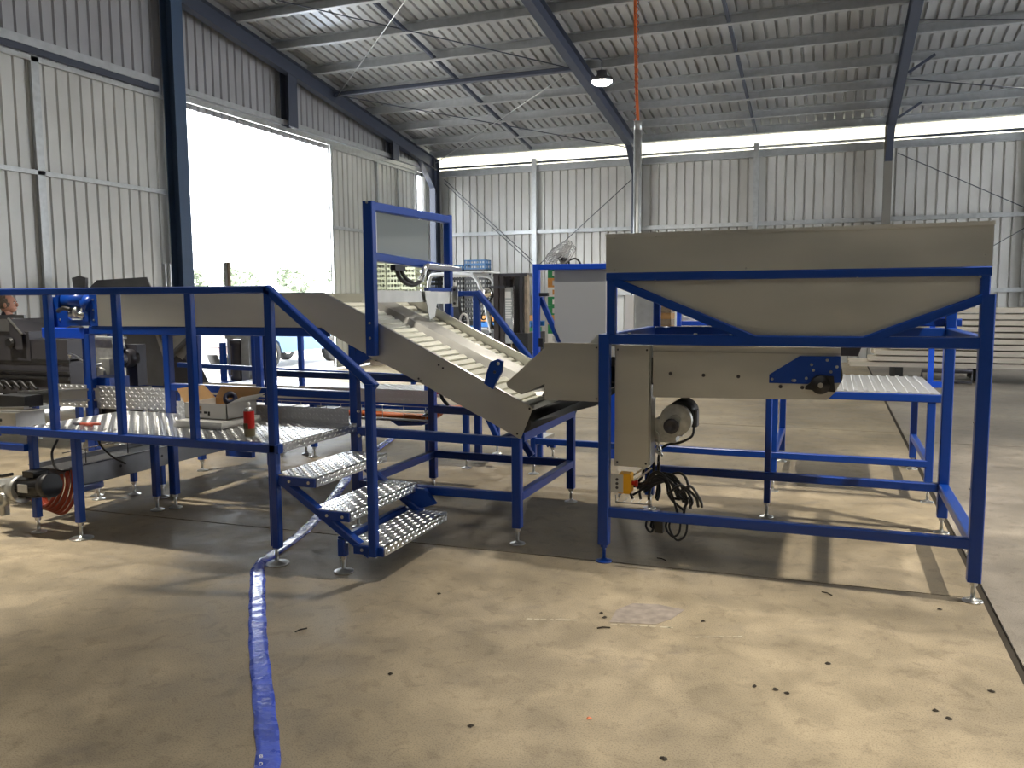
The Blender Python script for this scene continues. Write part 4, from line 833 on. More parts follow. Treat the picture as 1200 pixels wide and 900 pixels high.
r3 = thing('blue_rack', 'bright blue rack frame glimpsed through the triangle left of the hopper', 'rack', (-2.3, 16.6, 0))
for x, w_, mm in ((-3.665, .13, BLUE2), (-3.475, .13, BLUE), (-2.80, .09, BLUE2), (-1.0, .09, BLUE2)): bar(r3, 'post', (x, 16.5, 0), (x, 16.5, 1.72), w_, .08, mm, (0, 1, 0))
for z in (1.085, .45): bar(r3, 'beam', (-2.80, 16.5, z), (-1.0, 16.5, z), .05, .09, BLUE2)
for z in (1.14, 1.30, 1.46): MB().box(-2.76, -1.04, 16.55, 17.0, z, z+.05).build('shelf', WHITE, r3)
MB().box(-3.42, -1.0, 16.53, 16.56, 1.68, 1.72).build('top_bar', BLUE2, r3)

# ================================================================== blue lay flat hose, floor bits
pts = catmull([(-1.35, 1.3, 0), (-1.56, 1.8, 0), (-1.75, 2.2, 0), (-2.04, 2.565, 0), (-2.42, 3.02, 0), (-2.73, 3.41, 0), (-3.0, 3.76, 0), (-3.20, 4.06, 0), (-3.36, 4.70, 0), (-3.62, 5.4, 0), (-3.9, 6.05, 0), (-4.32, 7.07, 0), (-4.7, 8.4, 0)], 18)
m = MB(); N = len(pts); prof = [(-1, .15), (-.96, .75), (-.5, 1), (0, .92), (.5, 1), (.96, .75), (1, .15), (.9, 0), (-.9, 0)]; rnd = random.Random(5)
vs = []
for i, p in enumerate(pts):
    d = (pts[min(i+1, N-1)]-pts[max(i-1, 0)]).normalized(); r = V((d.y, -d.x, 0)); wv = .043+.002*math.sin(i*.7)
    kink = math.exp(-((p-V((-3.17, 4.02, 0))).length/.10)**2)
    for j, (a, b) in enumerate(prof):
        hgt = .008*b+(.004*rnd.random()*b if 0 < j < 6 else 0)+kink*.035*b*(1-.5*abs(a)); vs.append(p+r*a*wv*(1-.3*kink)+V((0, 0, hgt+.001)))
n = len(prof); m.add(vs, [(i*n+k, i*n+(k+1) % n, (i+1)*n+(k+1) % n, (i+1)*n+k) for i in range(N-1) for k in range(n)], True)
ho = m.build('lay_flat_hose', HOSE); tag(ho, 'long blue lay flat hose curving across the concrete floor', 'hose')
def text(body, loc, rz, size, m, parent=None, rx=0, name='lettering', cond=None):
    c = bpy.data.curves.new(name, 'FONT'); c.body = body; c.size = size; c.extrude = .0004; c.align_x = 'CENTER'; c.align_y = 'CENTER'
    tmp = bpy.data.objects.new(name, c); COL.objects.link(tmp); bpy.context.view_layer.update()
    me = bpy.data.meshes.new_from_object(tmp.evaluated_get(bpy.context.evaluated_depsgraph_get())); bpy.data.objects.remove(tmp); bpy.data.curves.remove(c)
    o = bpy.data.objects.new(name, me); COL.objects.link(o); o.location = loc; o.rotation_euler = (rx, 0, rz); me.materials.clear(); me.materials.append(m)
    if parent: o.parent = parent
    return o
for k, (ch, p) in enumerate((('8', (-1.815, 2.255)), ('0', (-1.785, 2.215)), ('8', (-1.72, 2.12)), ('8', (-1.70, 2.08)))):
    text(ch, (p[0], p[1], .0135), math.radians(38), .030, WHITE, ho)
rnd = random.Random(11)
def chalk(x0, y0, x1, y1):
    m = MB(); n_ = 7; 
    for i in range(n_):
        a = (i+rnd.uniform(-.25, .25))/n_; b = a+rnd.uniform(.35, 1.1)/n_; w_ = .004+.004*rnd.random(); m.add([(x0+(x1-x0)*a, y0+(y1-y0)*a-w_, .0012), (x0+(x1-x0)*b, y0+(y1-y0)*b-w_, .0012), (x0+(x1-x0)*b, y0+(y1-y0)*b+w_, .0012), (x0+(x1-x0)*a, y0+(y1-y0)*a+w_, .0012)], [(0, 1, 2, 3)])
    m.build('chalk_mark', CHALK, fl)
CHALK = mat('worn chalk', (.46, .41, .31), .9)
chalk(-1.38, 3.78, -1.13, 3.85); chalk(-.96, 3.86, -.66, 3.92); chalk(-.55, 3.84, -.33, 3.93)
spots = [(-1.72, 3.0), (-1.22, 2.72), (-.55, 4.05), (-.50, 2.75), (.03, 3.75), (.12, 2.55), (.42, 3.45), (.46, 3.40), (.40, 2.95), (.65, 3.7), (-.12, 3.40), (-.17, 3.42), (-.25, 3.42), (.30, 2.45), (-1.05, 3.98), (-1.02, 3.93), (.56, 4.62), (-.22, 2.30), (-.02, 2.38), (-1.95, 3.95)]
def px_x(p): q = V((p[0], p[1], -1.6)); return q.dot(_r2)/q.dot(_f)
spots.sort(key=px_x)
def debris(name, lab, x, y, kind, rz):
    if kind == 'twig': o = MB().tube([(-.03, 0, .004), (0, .004, .006), (.035, -.003, .004)], .0035, 5).build(name, SEAMD)
    else:
        m = MB(); n_ = 7; r_ = [rnd.uniform(.008, .017) for _ in range(n_)]
        m.add([(math.cos(2*PI*i/n_)*r_[i], math.sin(2*PI*i/n_)*r_[i], .001) for i in range(n_)]+[(0, 0, .008)], [(i, (i+1) % n_, n_) for i in range(n_)]+[tuple(range(n_))[::-1]])
        o = m.build(name, ORANGE if kind == 'orange' else SEAMD)
    o.location = (x, y, 0.001); o.rotation_euler = (0, 0, rz); tag(o, lab, 'debris', 'bits of dirt on the floor' if kind == 'clod' else None); return o
debris('leaf_scrap', 'tiny orange brown scrap on the floor in front of the hopper', -.82, 2.93, 'orange', 0)
debris('twig', 'thin dark twig on the floor between hose and steps', -2.36, 3.26, 'twig', 1.2)
debris('twig', 'thin dark twig below the cable bundle inside the hopper stand', -.93, 4.95, 'twig', -.4)
debris('twig', 'thin curved twig near the front right leg of the hopper stand', .02, 4.66, 'twig', -.6)
debris('twig', 'thin dark twig beside the grey floor patch', -.99, 3.79, 'twig', .5)
for x, y in spots:
    debris('dirt_clod', 'small dark dirt speck on the concrete floor, %s from the left' % ORD[spots.index((x, y))], x, y, 'clod', rnd.uniform(0, 6))
pm = MB().prism([(-.98, 3.88), (-.76, 3.93), (-.70, 4.03), (-.66, 4.17), (-.80, 4.20), (-.93, 4.17), (-.99, 4.05)], 'z', 0, .0012).build('floor_patch', mat('grey mortar patch', (.25, .21, .18), .85, noise_s=20, noise_a=.25), fl)

# ================================================================== forklift
fk = thing('forklift', 'pale grey forklift with dark mast parked behind the inclined conveyor', 'forklift', (-6.5, 15, 0))
MB().prism([(-7.55, .35), (-7.55, .95), (-7.40, 1.08), (-6.95, 1.08), (-6.85, .98), (-6.20, .98), (-6.05, .75), (-6.05, .35)], 'y', 14.55, 15.45).build('chassis', FORKW, fk)
MB().prism([(-7.62, .30), (-7.62, 1.0), (-7.42, 1.12), (-7.2, 1.12), (-7.2, .30)], 'y', 14.5, 15.5).build('counterweight', DGREY, fk)
MB().beam((-6.98, 15, 1.12), (-6.55, 15, 1.12), .5, .10, (0, 0, 1), .03).beam((-7.0, 15, 1.12), (-7.10, 15, 1.55), .46, .10, (0, 1, 0), .03).build('seat', BLACK, fk)
for y in (14.6, 15.4):
    MB().tube(catmull([(-7.30, y, 1.08), (-7.34, y, 1.6), (-7.30, y, 1.98), (-7.15, y, 2.06), (-6.55, y, 2.05), (-6.33, y, 1.98), (-6.20, y, 1.70), (-6.10, y, 1.30), (-6.02, y, .95)], 6), .038, 8).build('guard_post', FORKW, fk)
m = MB()
for k in range(6): m.box(-7.1+.13*k, -7.04+.13*k, 14.6, 15.4, 2.055, 2.09)
m.box(-7.0, -6.15, 14.6, 15.4, 2.09, 2.115).build('overhead_guard', FORKW, fk)
MB().box(-7.0, -6.93, 14.57, 14.66, 1.15, 2.0).build('guard_strut', FORKW, fk)
for x, rr in ((-6.35, .30), (-7.25, .26)):
    for y in (14.48, 15.34):
        o = MB().lathe([(.10, 0), (rr-.03, 0), (rr, .03), (rr, .15), (rr-.03, .18), (.10, .18)], (x, y, rr), (0, 1, 0), 22).build('tyre', TYRE, fk); MB().lathe([(0, .03), (.10, .02), (.12, 0), (.12, .18), (0, .16)], (x, y, rr), (0, 1, 0), 16).build('hub', FORKW, o)
MB().tube([V((-6.30+.05*math.cos(a), 15+.17*math.sin(a), 1.30+.12*math.cos(a))) for a in [2*PI*i/16 for i in range(17)]], .014, 6).cyl((-6.3, 15, 1.30), (-6.12, 15, 1.0), .025, n=8).build('steering_wheel', BLACK, fk)
for y in (14.62, 14.95, 15.3):
    o = MB().box(-5.96, -5.86, y-.04, y+.04, .12, 2.05).box(-5.84, -5.76, y-.03, y+.03, .12, 2.02).build('mast_rail', mat('dark mast steel %d' % int(y*100), (.07, .06, .06), .45, .5), fk)
MB().box(-5.72, -5.58, 14.56, 14.60, .75, 1.80).build('mast_plate', GALV, fk)
for k in range(8): MB().box(-5.71, -5.60+.02*(k % 2), 14.553, 14.558, 1.22+.045*k, 1.245+.045*k).build('white_lettering', WHITE, fk)
MB().box(-5.715, -5.60, 14.553, 14.558, 1.60, 1.72).build('white_label', WHITE, fk)
for y in (14.75, 15.15): MB().cyl((-5.66, y, .2), (-5.66, y, 1.95), .035, n=10).build('lift_cylinder', CHROME, fk)
for x, mm in ((-5.50, BLACK), (-5.42, DGREY), (-5.32, WOODD)): MB().box(x-.035, x+.03, 14.62, 14.72, .3, 2.03).build('mast_rail', mm, fk)
MB().box(-5.98, -5.30, 14.6, 15.3, 2.0, 2.06).box(-5.98, -5.70, 14.5, 15.4, 1.78, 1.83).build('mast_crosshead', DGREY, fk)
MB().box(-5.5, -5.25, 14.5, 15.5, .35, .95).box(-5.5, -5.22, 14.5, 15.5, .15, .2).build('fork_carriage', BLACK, fk)
for y in (14.7, 15.25): MB().prism([(-5.22, .05), (-4.3, .05), (-4.25, .03), (-5.22, .0), (-5.26, .0), (-5.26, .6), (-5.22, .6)], 'y', y, y+.1).build('fork', BLACK, fk)
for y in (14.45,):
    o = MB().lathe([(0, .06), (.07, .05), (.10, .0), (0, -.02)], (-6.02, y, 1.70), (.3, -1, 0), 16).build('head_lamp', CHROME, fk); MB().cyl((-6.02, y, 1.70), (-6.10, y+.15, 1.68), .015, n=6).build('lamp_stalk', BLACK, fk)
MB().lathe([(0, .03), (.08, .02), (.09, 0)], (-6.28, 14.5, 1.66), (-.3, -1, 0), 14).build('mirror', BLACK, fk)
for k in range(3): MB().tube(catmull([(-5.95, 14.6+.05*k, 1.7), (-6.05, 14.55, 1.5), (-6.0, 14.55, 1.2), (-6.05, 14.6, .9)], 5), .015, 6).build('hydraulic_hose', BLACK, fk)

# white oval handle and blue frame just beyond the conveyor
bf = thing('blue_stair_frame', 'blue braced frame behind the guard post, in front of the forklift', 'frame', (-3.0, 7.3, 0))
bar(bf, 'post', (-3.20, 7.4, .02), (-3.20, 7.4, 1.66), .065, .06, None, (0, 1, 0)); bar(bf, 'top_rail', (-3.75, 7.4, 1.645), (-3.18, 7.4, 1.645), .05, .05); bar(bf, 'diagonal_brace', (-3.19, 7.4, 1.66), (-2.55, 7.4, .90), .05, .07, None, (0, 1, 0)); bar(bf, 'post', (-3.75, 7.4, .02), (-3.75, 7.4, 1.66), .05, .05, None, (0, 1, 0)); bar(bf, 'foot_post', (-2.56, 7.4, .02), (-2.56, 7.4, .93), .05, .05, None, (0, 1, 0))
MB().tube([V((-3.31+.045*math.cos(a), 7.34, 1.36+.09*math.sin(a))) for a in [2*PI*i/20 for i in range(21)]], .012, 6).build('white_handle', WHITE, bf)
MB().box(-3.47, -3.42, 7.38, 7.42, 1.66, 1.755).build('white_tag', WHITE, bf)

# ================================================================== crates
def crate(name, lab, group, mt, L=.57, W=.38, H=.115):
    m = MB()
    m.box(-L/2, L/2, -W/2, W/2, 0, .012)
    for z0, z1 in ((.012, .03), (H-.022, H)):
        m.box(-L/2, L/2, -W/2, -W/2+.012, z0, z1).box(-L/2, L/2, W/2-.012, W/2, z0, z1).box(-L/2, -L/2+.012, -W/2, W/2, z0, z1).box(L/2-.012, L/2, -W/2, W/2, z0, z1)
    for k in range(8):
        x = -L/2+.01+(L-.04)*k/7; m.box(x, x+.02, -W/2+.002, -W/2+.010, .03, H-.022).box(x, x+.02, W/2-.010, W/2-.002, .03, H-.022)
    for k in range(5):
        y = -W/2+.01+(W-.04)*k/4; m.box(-L/2+.002, -L/2+.010, y, y+.02, .03, H-.022).box(L/2-.010, L/2-.002, y, y+.02, .03, H-.022)
    return tag(m.build(name, mt), lab, 'crate', group)
cy = crate('pale_crate', 'pale yellow green slatted crate in the tall stack behind the guard frame', 'pale crates stacked behind the guard frame', CRATEY)
ck = crate('dark_crate', 'charcoal slatted crate in the tall stacks behind the forklift', 'charcoal crates stacked behind the forklift', CRATEK)
cbz = crate('blue_crate', 'blue slatted crate on top of the charcoal crate stacks', 'blue crates topping the charcoal stacks', CRATEB)
first = {}
def put(proto, loc, rz=0, lab=None):
    if proto.name not in first: first[proto.name] = 1; proto.location = loc; proto.rotation_euler = (0, 0, rz); proto['label'] = lab
    else:
        c = proto.copy(); COL.objects.link(c); c.location = loc; c.rotation_euler = (0, 0, rz); c['label'] = lab
rnd = random.Random(4)
for i in range(3):
    for k in range(21): put(cy, (-10.20+.40*i, 17.95, .12+.1155*k), PI/2+rnd.uniform(-.02, .02), 'pale yellow green crate, %s from the floor in the %s pale stack' % (ORD[k], ('left', 'middle', 'right')[i]))
for i in range(3):
    for k in range(19 if i else 20): put(ck, (-9.47+.60*i, 19.2, .12+.1155*k), rnd.uniform(-.025, .025), 'charcoal crate, %s from the floor in the %s dark stack' % (ORD[k], ('left', 'middle', 'right')[i]))
for i in range(2): 
    for k in range(2 if i else 1): put(cbz, (-8.87+.60*i, 19.2, .12+.1155*(19+k)+.002), .05*i-.03, 'blue crate on the %s charcoal stack%s' % (('middle', 'right')[i], ', upper one of two' if k else ', lowest one'))
def pallet(lab, x, y, L=1.1, W=1.1, mt=WOODD, name='pallet', z=0):
    t = thing(name, lab, 'pallet', (x, y, z))
    for k in range(7): MB().box(x-L/2+k*(L-.10)/6, x-L/2+k*(L-.10)/6+.10, y-W/2, y+W/2, z+.095, z+.117).build('deck_board', mt, t)
    for k in range(3): MB().box(x-L/2, x+L/2, y-W/2+k*(W-.09)/2, y-W/2+k*(W-.09)/2+.09, z+.0, z+.094).build('bearer', mt, t)
    return t
pallet('timber pallet under the pale crate stacks', -9.8, 17.95, 1.3, .7); pallet('timber pallet under the charcoal crate stacks', -8.87, 19.2, 1.9, .6)
# blue pallet with cartons near the mast
pallet('bright blue pallet stacked with an orange carton near the forklift', -6.75, 17.2, 1.5, 1.0, PALB, 'blue_pallet', .98)
for k in range(5):
    for i in range(3):
        lab = 'fruit carton under the bright blue pallet, %s column, %s up' % (('left', 'middle', 'right')[i], ORD[k])
        o = MB().box(-7.45+.48*i, -7.0+.48*i, 16.75, 17.6, .002+.192*k, .002+.192*k+.19).build('fruit_carton', (GREEN, WHITE, ORNG)[(k+i) % 3]); settle(o); tag(o, lab, 'carton', 'cartons under the blue pallet')
o = MB().box(-7.2, -6.2, 16.8, 17.6, 1.10, 1.22).build('flat_carton', ORNG); settle(o); tag(o, 'flat orange brown carton on the bright blue pallet', 'carton')
# coloured fruit cartons seen through the rear guard frame
def fcarton(k, z):
    t = thing('fruit_carton', 'printed fruit carton, %s from the bottom, left of the grey panel' % ORD[k], 'carton', (-4.05, 13.1, z), 'printed cartons stacked left of the grey panel')
    base = (GREEN, WHITE, ORNG, GREEN, ORNG, WHITE, GREEN, ORNG, GREEN)[k % 9]
    MB().box(-4.32, -3.78, 12.9, 13.3, z, z+.148).build('carton_body', base, t)
    MB().box(-4.24, -4.06, 12.897, 12.9, z+.03, z+.11).build('printed_panel', (WHITE, ORNG, LABEL)[k % 3], t); MB().box(-3.98, -3.88, 12.897, 12.9, z+.02, z+.08).build('printed_panel', (LABEL, GREEN, WHITE)[k % 3], t)
for k in range(13): fcarton(k, .12+.15*k)
pallet('timber pallet under the printed fruit cartons', -4.05, 13.1, .9, .7)
# brown packs seen through the triangle
for k in range(12):
    o = MB().box(-3.28, -2.84, 15.8, 16.2, .122+.118*k, .122+.118*k+.112).box(-3.26, -2.86, 15.79, 15.8, .15+.118*k, .20+.118*k).build('slatted_tray', (WOODD, CARD)[k % 2]); settle(o); tag(o, 'brown slatted tray, %s from the bottom of its stack' % ORD[k], 'tray', 'brown trays stacked left of the hopper')
pallet('timber pallet under the brown tray stack', -3.06, 16.0, .6, .5)
for k in range(5):
    o = MB().box(-3.42, -3.29, 15.5, 15.75, .002+.34*k, .33+.34*k).build('brown_carton', (CARD, WOODD)[k % 2]); settle(o); tag(o, 'narrow brown carton, %s from the floor beside the blue posts' % ORD[k], 'carton', 'brown carton column')

# industrial fan
fn = thing('industrial_fan', 'large round industrial fan tilted upward near the back wall', 'fan', (-5.4, 17, 0))
ax = V((-.45, -.55, .72)).normalized(); c = V((-5.42, 17, 2.50)); e1 = ax.cross(V((0, 0, 1))).normalized(); e2 = ax.cross(e1)
def ring(r, o): return [c+ax*o+(e1*math.cos(2*PI*i/28)+e2*math.sin(2*PI*i/28))*r for i in range(29)]
m = MB().tube(ring(.36, .07), .012, 6).tube(ring(.36, -.07), .012, 6)
for r in (.09, .16, .22, .28, .32): m.tube(ring(r, .10), .007, 4).tube(ring(r, -.10), .007, 4)
for i in range(20):
    d = e1*math.cos(2*PI*i/20)+e2*math.sin(2*PI*i/20)
    m.tube([c+ax*.10+d*.05, c+ax*.10+d*.28, c+ax*.07+d*.36, c-ax*.07+d*.36, c-ax*.10+d*.28], .005, 4)
m.build('cage', WIRE, fn)
for i in range(4):
    d = e1*math.cos(PI*i/2)+e2*math.sin(PI*i/2); q = ax.cross(d)
    MB().add([c+d*.05-q*.04-ax*.02, c+d*.05+q*.04+ax*.02, c+d*.32+q*.12+ax*.04, c+d*.33-q*.06-ax*.04], [(0, 1, 2, 3)]).build('blade', WIRE, fn)
MB().cyl(c-ax*.22, c+ax*.03, .085, n=16).build('fan_motor', DGREY, fn)
MB().cyl((-5.3, 17.1, .04), (-5.3, 17.1, 2.25), .03, n=10).tube(catmull([(-5.3, 17.1, 2.2), (-5.25, 17.1, 2.35), c-ax*.15]), .02, 6).build('stand_pole', BLACK, fn)
MB().tube(catmull([c-ax*.2, (-5.1, 17.05, 2.42), (-4.98, 17.05, 2.30), (-4.95, 17.05, 2.0)]), .022, 6).build('fan_cable', BLACK, fn)
MB().lathe([(0, .06), (.06, .05), (.35, .03), (.36, 0), (0, 0)], (-5.3, 17.1, 0), n=20).build('stand_base', BLACK, fn)

# ================================================================== stack of long timber boards by the back wall
rnd = random.Random(8)
bo0 = MB().box(-3.0, 3.0, -.22, .22, 0, .085).build('long_board', WOOD); tag(bo0, 'long pale board in the layered pack by the back wall', 'board', 'long pale boards stacked by the back wall')
nb = 0
for k in range(10):
    z = .27+.112*k
    for j in range(2):
        if k == 5 and j == 0: mt_ = 1
        x = 3.75+rnd.uniform(-.1, .1)-(.35 if k in (0,) else 0)+(.25*(k-4) if k > 5 else 0)*.3+(.35 if k in (3, 4) else 0)
        o = bo0 if nb == 0 else bo0.copy()
        if nb: COL.objects.link(o)
        o.location = (x, 17.25+.46*j+rnd.uniform(-.02, .02), z); nb += 1; o['label'] = 'long pale board, %s layer from the bottom of the pack, %s row' % (ORD[k], ('front', 'rear')[j])
    for x in (2.0, 4.6) if k < 9 else ():
        b_ = MB().box(x-.04, x+.04, 17.05, 18.4, z+.0855, z+.1115).build('spacer_stick', WOODD); settle(b_); tag(b_, 'thin dark spacer stick on the %s board layer, %s side' % (ORD[k], 'left' if x < 3 else 'right'), 'stick', 'spacer sticks in the board pack')
for x in (1.2, 2.6, 4.6, 6.3):
    b_ = MB().box(x-.07, x+.07, 17.0, 18.5, .0, .268).build('bearer_block', mat('black bearer %d' % int(x*10), (.02, .02, .02), .8)); settle(b_); tag(b_, 'dark bearer block under the board pack, %s from the left' % ORD[(1.2, 2.6, 4.6, 6.3).index(x)], 'block', 'bearers under the board pack')
kb = MB()
tg = MB().tube([(1.55, 16.6, .06), (1.55, 16.6, .25), (2.35, 16.6, .25), (2.35, 16.6, .06), (1.55, 16.6, .06)], .035, 7).build('grey_steel_frame', DGREY); settle(tg); tag(tg, 'low dark rectangular steel frame in front of the board pack', 'frame')
cw = MB().tube(catmull([(3.2, 16.8, .20), (3.9, 16.7, .04), (4.5, 16.6, .02), (3.9, 16.75, .16), (3.4, 16.8, .24)], 6), .016, 6).build('white_strap', WHITE); settle(cw); tag(cw, 'loose white strap hanging from the board pack', 'strap')

# hanging power drop
pd = thing('power_drop', 'orange cord hanging from the roof into a steel conduit pole near the back wall', 'cord', (-2.30, 11.0, 1.0))
def at(px, py, y):
    M_ = (_r2, _d2, _f); d = _r2*((px-600)/FPX)+_d2*((py-450)/FPX)+_f; t = y/d.y; return V((0, 0, 1.6))+d*t
a0, a1, a2 = at(744.5, -60, 11), at(745.5, 90, 11), at(747.5, 145, 11); a3 = at(748.5, 272, 11)
a0 = V((a1.x, 11, zb_raf(11)+.5)); top = V((a1.x+.0, 11, a1.z))
MB().tube(catmull([(a1.x-.01, 11, zb_raf(11)+.35), (a1.x-.02, 11, a1.z+1.0), (a1.x, 11, a1.z), (a2.x, 11, a2.z)], 6), .022, 7).build('orange_cord', ORANGE, pd)
hx = MB(); q = []
zt_ = zb_raf(11)+.3
for i in range(260):
    z = zt_+(a2.z-zt_)*i/259; q.append((a1.x+.026*math.cos(i*.9)+.002, 11+.026*math.sin(i*.9), z))
hx.tube(q, .005, 4).build('spiral_wrap', REDHOSE, pd)
MB().cyl((a2.x, 11, a2.z+.03), (a2.x, 11, a2.z-.10), .05, n=12).build('coupling', GALV, pd)
MB().cyl((a2.x, 11, a2.z-.08), (a2.x, 11, 0), .052, n=14).build('conduit_pole', GALV, pd)
MB().box(a2.x-.12, a2.x+.12, 10.88, 11.12, 0, .012).build('base_plate', GALV, pd)
for z in (2.2,): MB().lathe([(.053, .0), (.06, .0), (.06, .06), (.053, .06)], (a2.x, 11, z), n=14).build('pipe_clip', ZINC, pd)

# ================================================================== vehicle outside the door
ve = thing('utility_vehicle', 'pale blue and white utility vehicle parked outside the open door', 'vehicle', (-13.2, 17.6, -.04))
X1, X0 = -12.45, -14.1; zg = -.04
def side(poly, name, m_, x0=X0, x1=X1): return MB().prism([(y, z+zg) for y, z in poly], 'x', x0, x1).build(name, m_, ve)
side([(15.95, .42), (15.95, .85), (16.2, 1.0), (16.9, 1.02), (17.0, 1.05), (18.6, 1.05), (19.4, .98), (19.85, .90), (19.95, .62), (19.85, .40), (19.45, .40), (19.35, .62), (19.1, .74), (18.85, .62), (18.75, .36), (16.85, .36), (16.75, .62), (16.45, .76), (16.1, .62), (16.0, .42)], 'body', CARB)
side([(16.8, 1.03), (17.15, 1.62), (17.35, 1.68), (18.1, 1.66), (18.7, 1.05)], 'cab', CARW, X0+.12, X1-.12)
side([(17.0, 1.08), (17.25, 1.55), (17.75, 1.56), (17.75, 1.08)], 'side_window', GLASS, X0+.11, X1-.11); side([(17.80, 1.08), (17.80, 1.56), (18.08, 1.55), (18.52, 1.08)], 'side_window', GLASS, X0+.11, X1-.11)
side([(14.6, .62), (14.6, 1.30), (16.15, 1.32), (16.15, 1.0), (15.95, .85), (15.95, .62)], 'tray', CARW)
side([(14.6, .86), (14.6, .88), (16.0, .88), (16.0, .86)], 'tray_seam', GALV, X1, X1+.006); side([(14.62, .45), (14.62, .60), (15.95, .60), (15.95, .45)], 'chassis_rail', mat('pinkish grey dust', (.5, .42, .42), .7), X0+.2, X1-.02)
side([(15.35, .52), (15.35, .58), (15.62, .58), (15.62, .52)], 'tail_lamp', RED, X1-.01, X1+.012)
for y in (16.45, 19.1):
    for x in (X1-.20, X0-.02):
        o = MB().lathe([(.20, 0), (.31, 0), (.345, .03), (.345, .19), (.31, .22), (.20, .22)], (x, y, .345+zg), (1, 0, 0), 26).build('tyre', TYRE, ve); MB().lathe([(0, .08), (.10, .06), (.17, .02), (.20, .01), (.205, .0), (.205, .22), (.17, .20), (.10, .17), (0, .19)], (x, y, .345+zg), (1, 0, 0), 20).build('wheel_rim', CHROME, o)
MB().beam((X1+.05, 19.98, .55+zg), (X0-.05, 19.98, .55+zg), .16, .22, (0, 0, 1), .04).beam((X1+.04, 19.5, .52+zg), (X1+.04, 20.0, .52+zg), .10, .20, (0, 0, 1), .03).build('bumper', CHROME, ve)
MB().box(X1-.3, X1+.004, 19.55, 19.86, .70+zg, .84+zg).build('head_lamp', CHROME, ve)
MB().beam((X1+.06, 18.2, 1.10+zg), (X1+.06, 18.35, 1.16+zg), .12, .12, (0, 0, 1), .03).build('wing_mirror', BLACK, ve)

# ================================================================== person behind the grey machine
pe = thing('person', 'person with greying hair in a dark shirt standing behind the grey machine', 'person', (-9.40, 7.28, 0))
def skin(name, joints, edges, m_, parent, sub=2):
    me = bpy.data.meshes.new(name); me.from_pydata([j[:3] for j in joints], edges, []); o = bpy.data.objects.new(name, me); COL.objects.link(o); o.parent = parent
    me.materials.append(m_)
    for mm in (): pass
    sk = o.modifiers.new('skin', 'SKIN'); sk.use_smooth_shade = True
    for i, j in enumerate(joints):
        me.skin_vertices[0].data[i].radius = (j[3], j[4] if len(j) > 4 else j[3])
    me.skin_vertices[0].data[0].use_root = True
    s_ = o.modifiers.new('subsurf', 'SUBSURF'); s_.levels = sub; s_.render_levels = sub
    return o
# facing +x, slightly away from the camera; local origin between the feet
J = [(0, 0, .95, .15, .12), (0, 0, 1.12, .14, .11), (.01, 0, 1.30, .165, .12), (.0, 0, 1.42, .10, .09), (.01, 0, 1.50, .058, .058), (.02, 0, 1.56, .055, .055),
     (-.0, .19, 1.40, .062), (.03, .25, 1.14, .046), (.24, .20, 1.05, .036), (-.0, -.19, 1.40, .062), (.03, -.25, 1.14, .046), (.24, -.20, 1.05, .036),
     (.0, .10, .86, .095), (.02, .11, .48, .066), (-.01, .11, .10, .046), (.10, .12, .045, .040), (.0, -.10, .86, .095), (.02, -.11, .48, .066), (-.01, -.11, .10, .046), (.10, -.12, .045, .040)]
E_ = [(0, 1), (1, 2), (2, 3), (3, 4), (4, 5), (2, 6), (6, 7), (7, 8), (2, 9), (9, 10), (10, 11), (0, 12), (12, 13), (13, 14), (14, 15), (0, 16), (16, 17), (17, 18), (18, 19)]
bodyo = skin('body', J, E_, SHIRT, pe)
pe.scale = (.96, .96, .96); pe.rotation_euler = (0, 0, math.radians(28))
def pb(mb, name, m_):
    o = mb.build(name, m_); o.parent = pe; return o
h = V((.035, 0, 1.635))
hd_ = MB().sphere(h, .105, 14, (.98, .74, 1.12)).sphere(h+V((.045, 0, -.055)), .07, 10, (.8, .78, .8))
hd_.sphere(h+V((.108, 0, -.012)), .020, 8, (1, .7, 1.3)).sphere(h+V((.0, .080, -.012)), .028, 8, (.75, .35, 1.25)).sphere(h+V((.0, -.080, -.012)), .028, 8, (.75, .35, 1.25)).cyl(h+V((-.01, 0, -.20)), h+V((0, 0, -.05)), .056, .05, n=14)
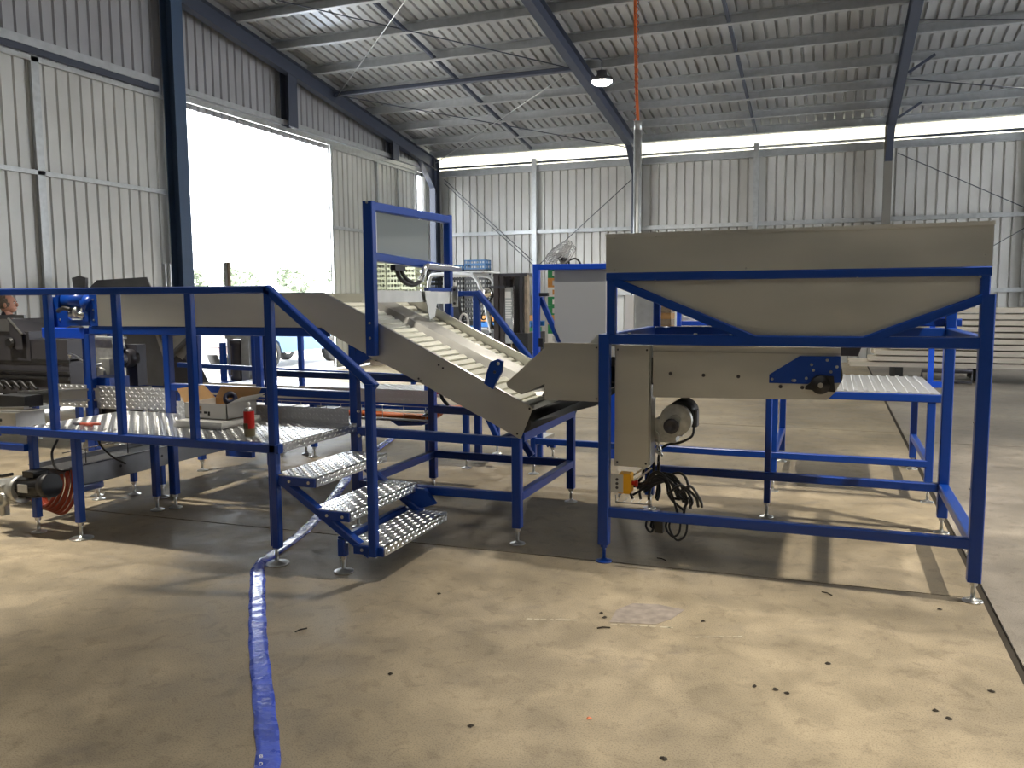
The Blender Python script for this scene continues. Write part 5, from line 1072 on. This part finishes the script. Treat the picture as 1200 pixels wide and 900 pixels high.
pb(hd_, 'head', SKIN)
hr = MB(); nn = 14; vs = []
cc = h+V((-.012, 0, .018)); hr.sphere(cc, .112, 14, (.99, .78, 1.07))
o = pb(hr, 'hair', HAIR)
bm = bmesh.new(); bm.from_mesh(o.data); bmesh.ops.delete(bm, geom=[v for v in bm.verts if (v.co.x-cc.x) > .055-.5*(v.co.z-cc.z-.03) or v.co.z < cc.z-.085], context='VERTS'); bm.to_mesh(o.data); bm.free()
for sg in (1, -1):
    pb(MB().sphere(h+V((.092, .030*sg, .012)), .011, 8), 'eye', WHITE); pb(MB().sphere(h+V((.1005, .031*sg, .012)), .005, 6), 'pupil', BLACK); pb(MB().beam(h+V((.098, .016*sg, .032)), h+V((.092, .046*sg, .030)), .010, .007, (0, 0, 1), .002), 'eyebrow', HAIR)
pb(MB().beam(h+V((.096, -.022, -.058)), h+V((.096, .022, -.058)), .010, .008, (0, 0, 1), .003), 'mouth', mat('lips', (.42, .16, .13), .5))
pb(MB().tube([h+V((-.012+.066*math.cos(a), .066*math.sin(a), -.155+.01*math.cos(a))) for a in [2*PI*i/20 for i in range(21)]], .016, 7), 'collar', SHIRT)
for sg in (1, -1):
    b0 = V((.24, .20*sg, 1.05)); JJ = [(b0.x, b0.y, b0.z, .030, .020), (b0.x+.045, b0.y, b0.z-.01, .036, .017)]; EE = [(0, 1)]
    for q, (dy, ln) in enumerate(((-.030, .070), (-.010, .080), (.010, .074), (.030, .058))):
        i0 = len(JJ); yy = b0.y+dy
        JJ += [(b0.x+.09, yy, b0.z-.012, .0095), (b0.x+.09+ln*.55, yy, b0.z-.030, .0085), (b0.x+.09+ln*.85, yy, b0.z-.060, .0075)]; EE += [(1, i0), (i0, i0+1), (i0+1, i0+2)]
    i0 = len(JJ); JJ += [(b0.x+.05, b0.y-.05*sg, b0.z-.02, .011), (b0.x+.085, b0.y-.062*sg, b0.z-.035, .009)]; EE += [(0, i0), (i0, i0+1)]
    skin('hand', JJ, EE, SKIN, pe, 1)
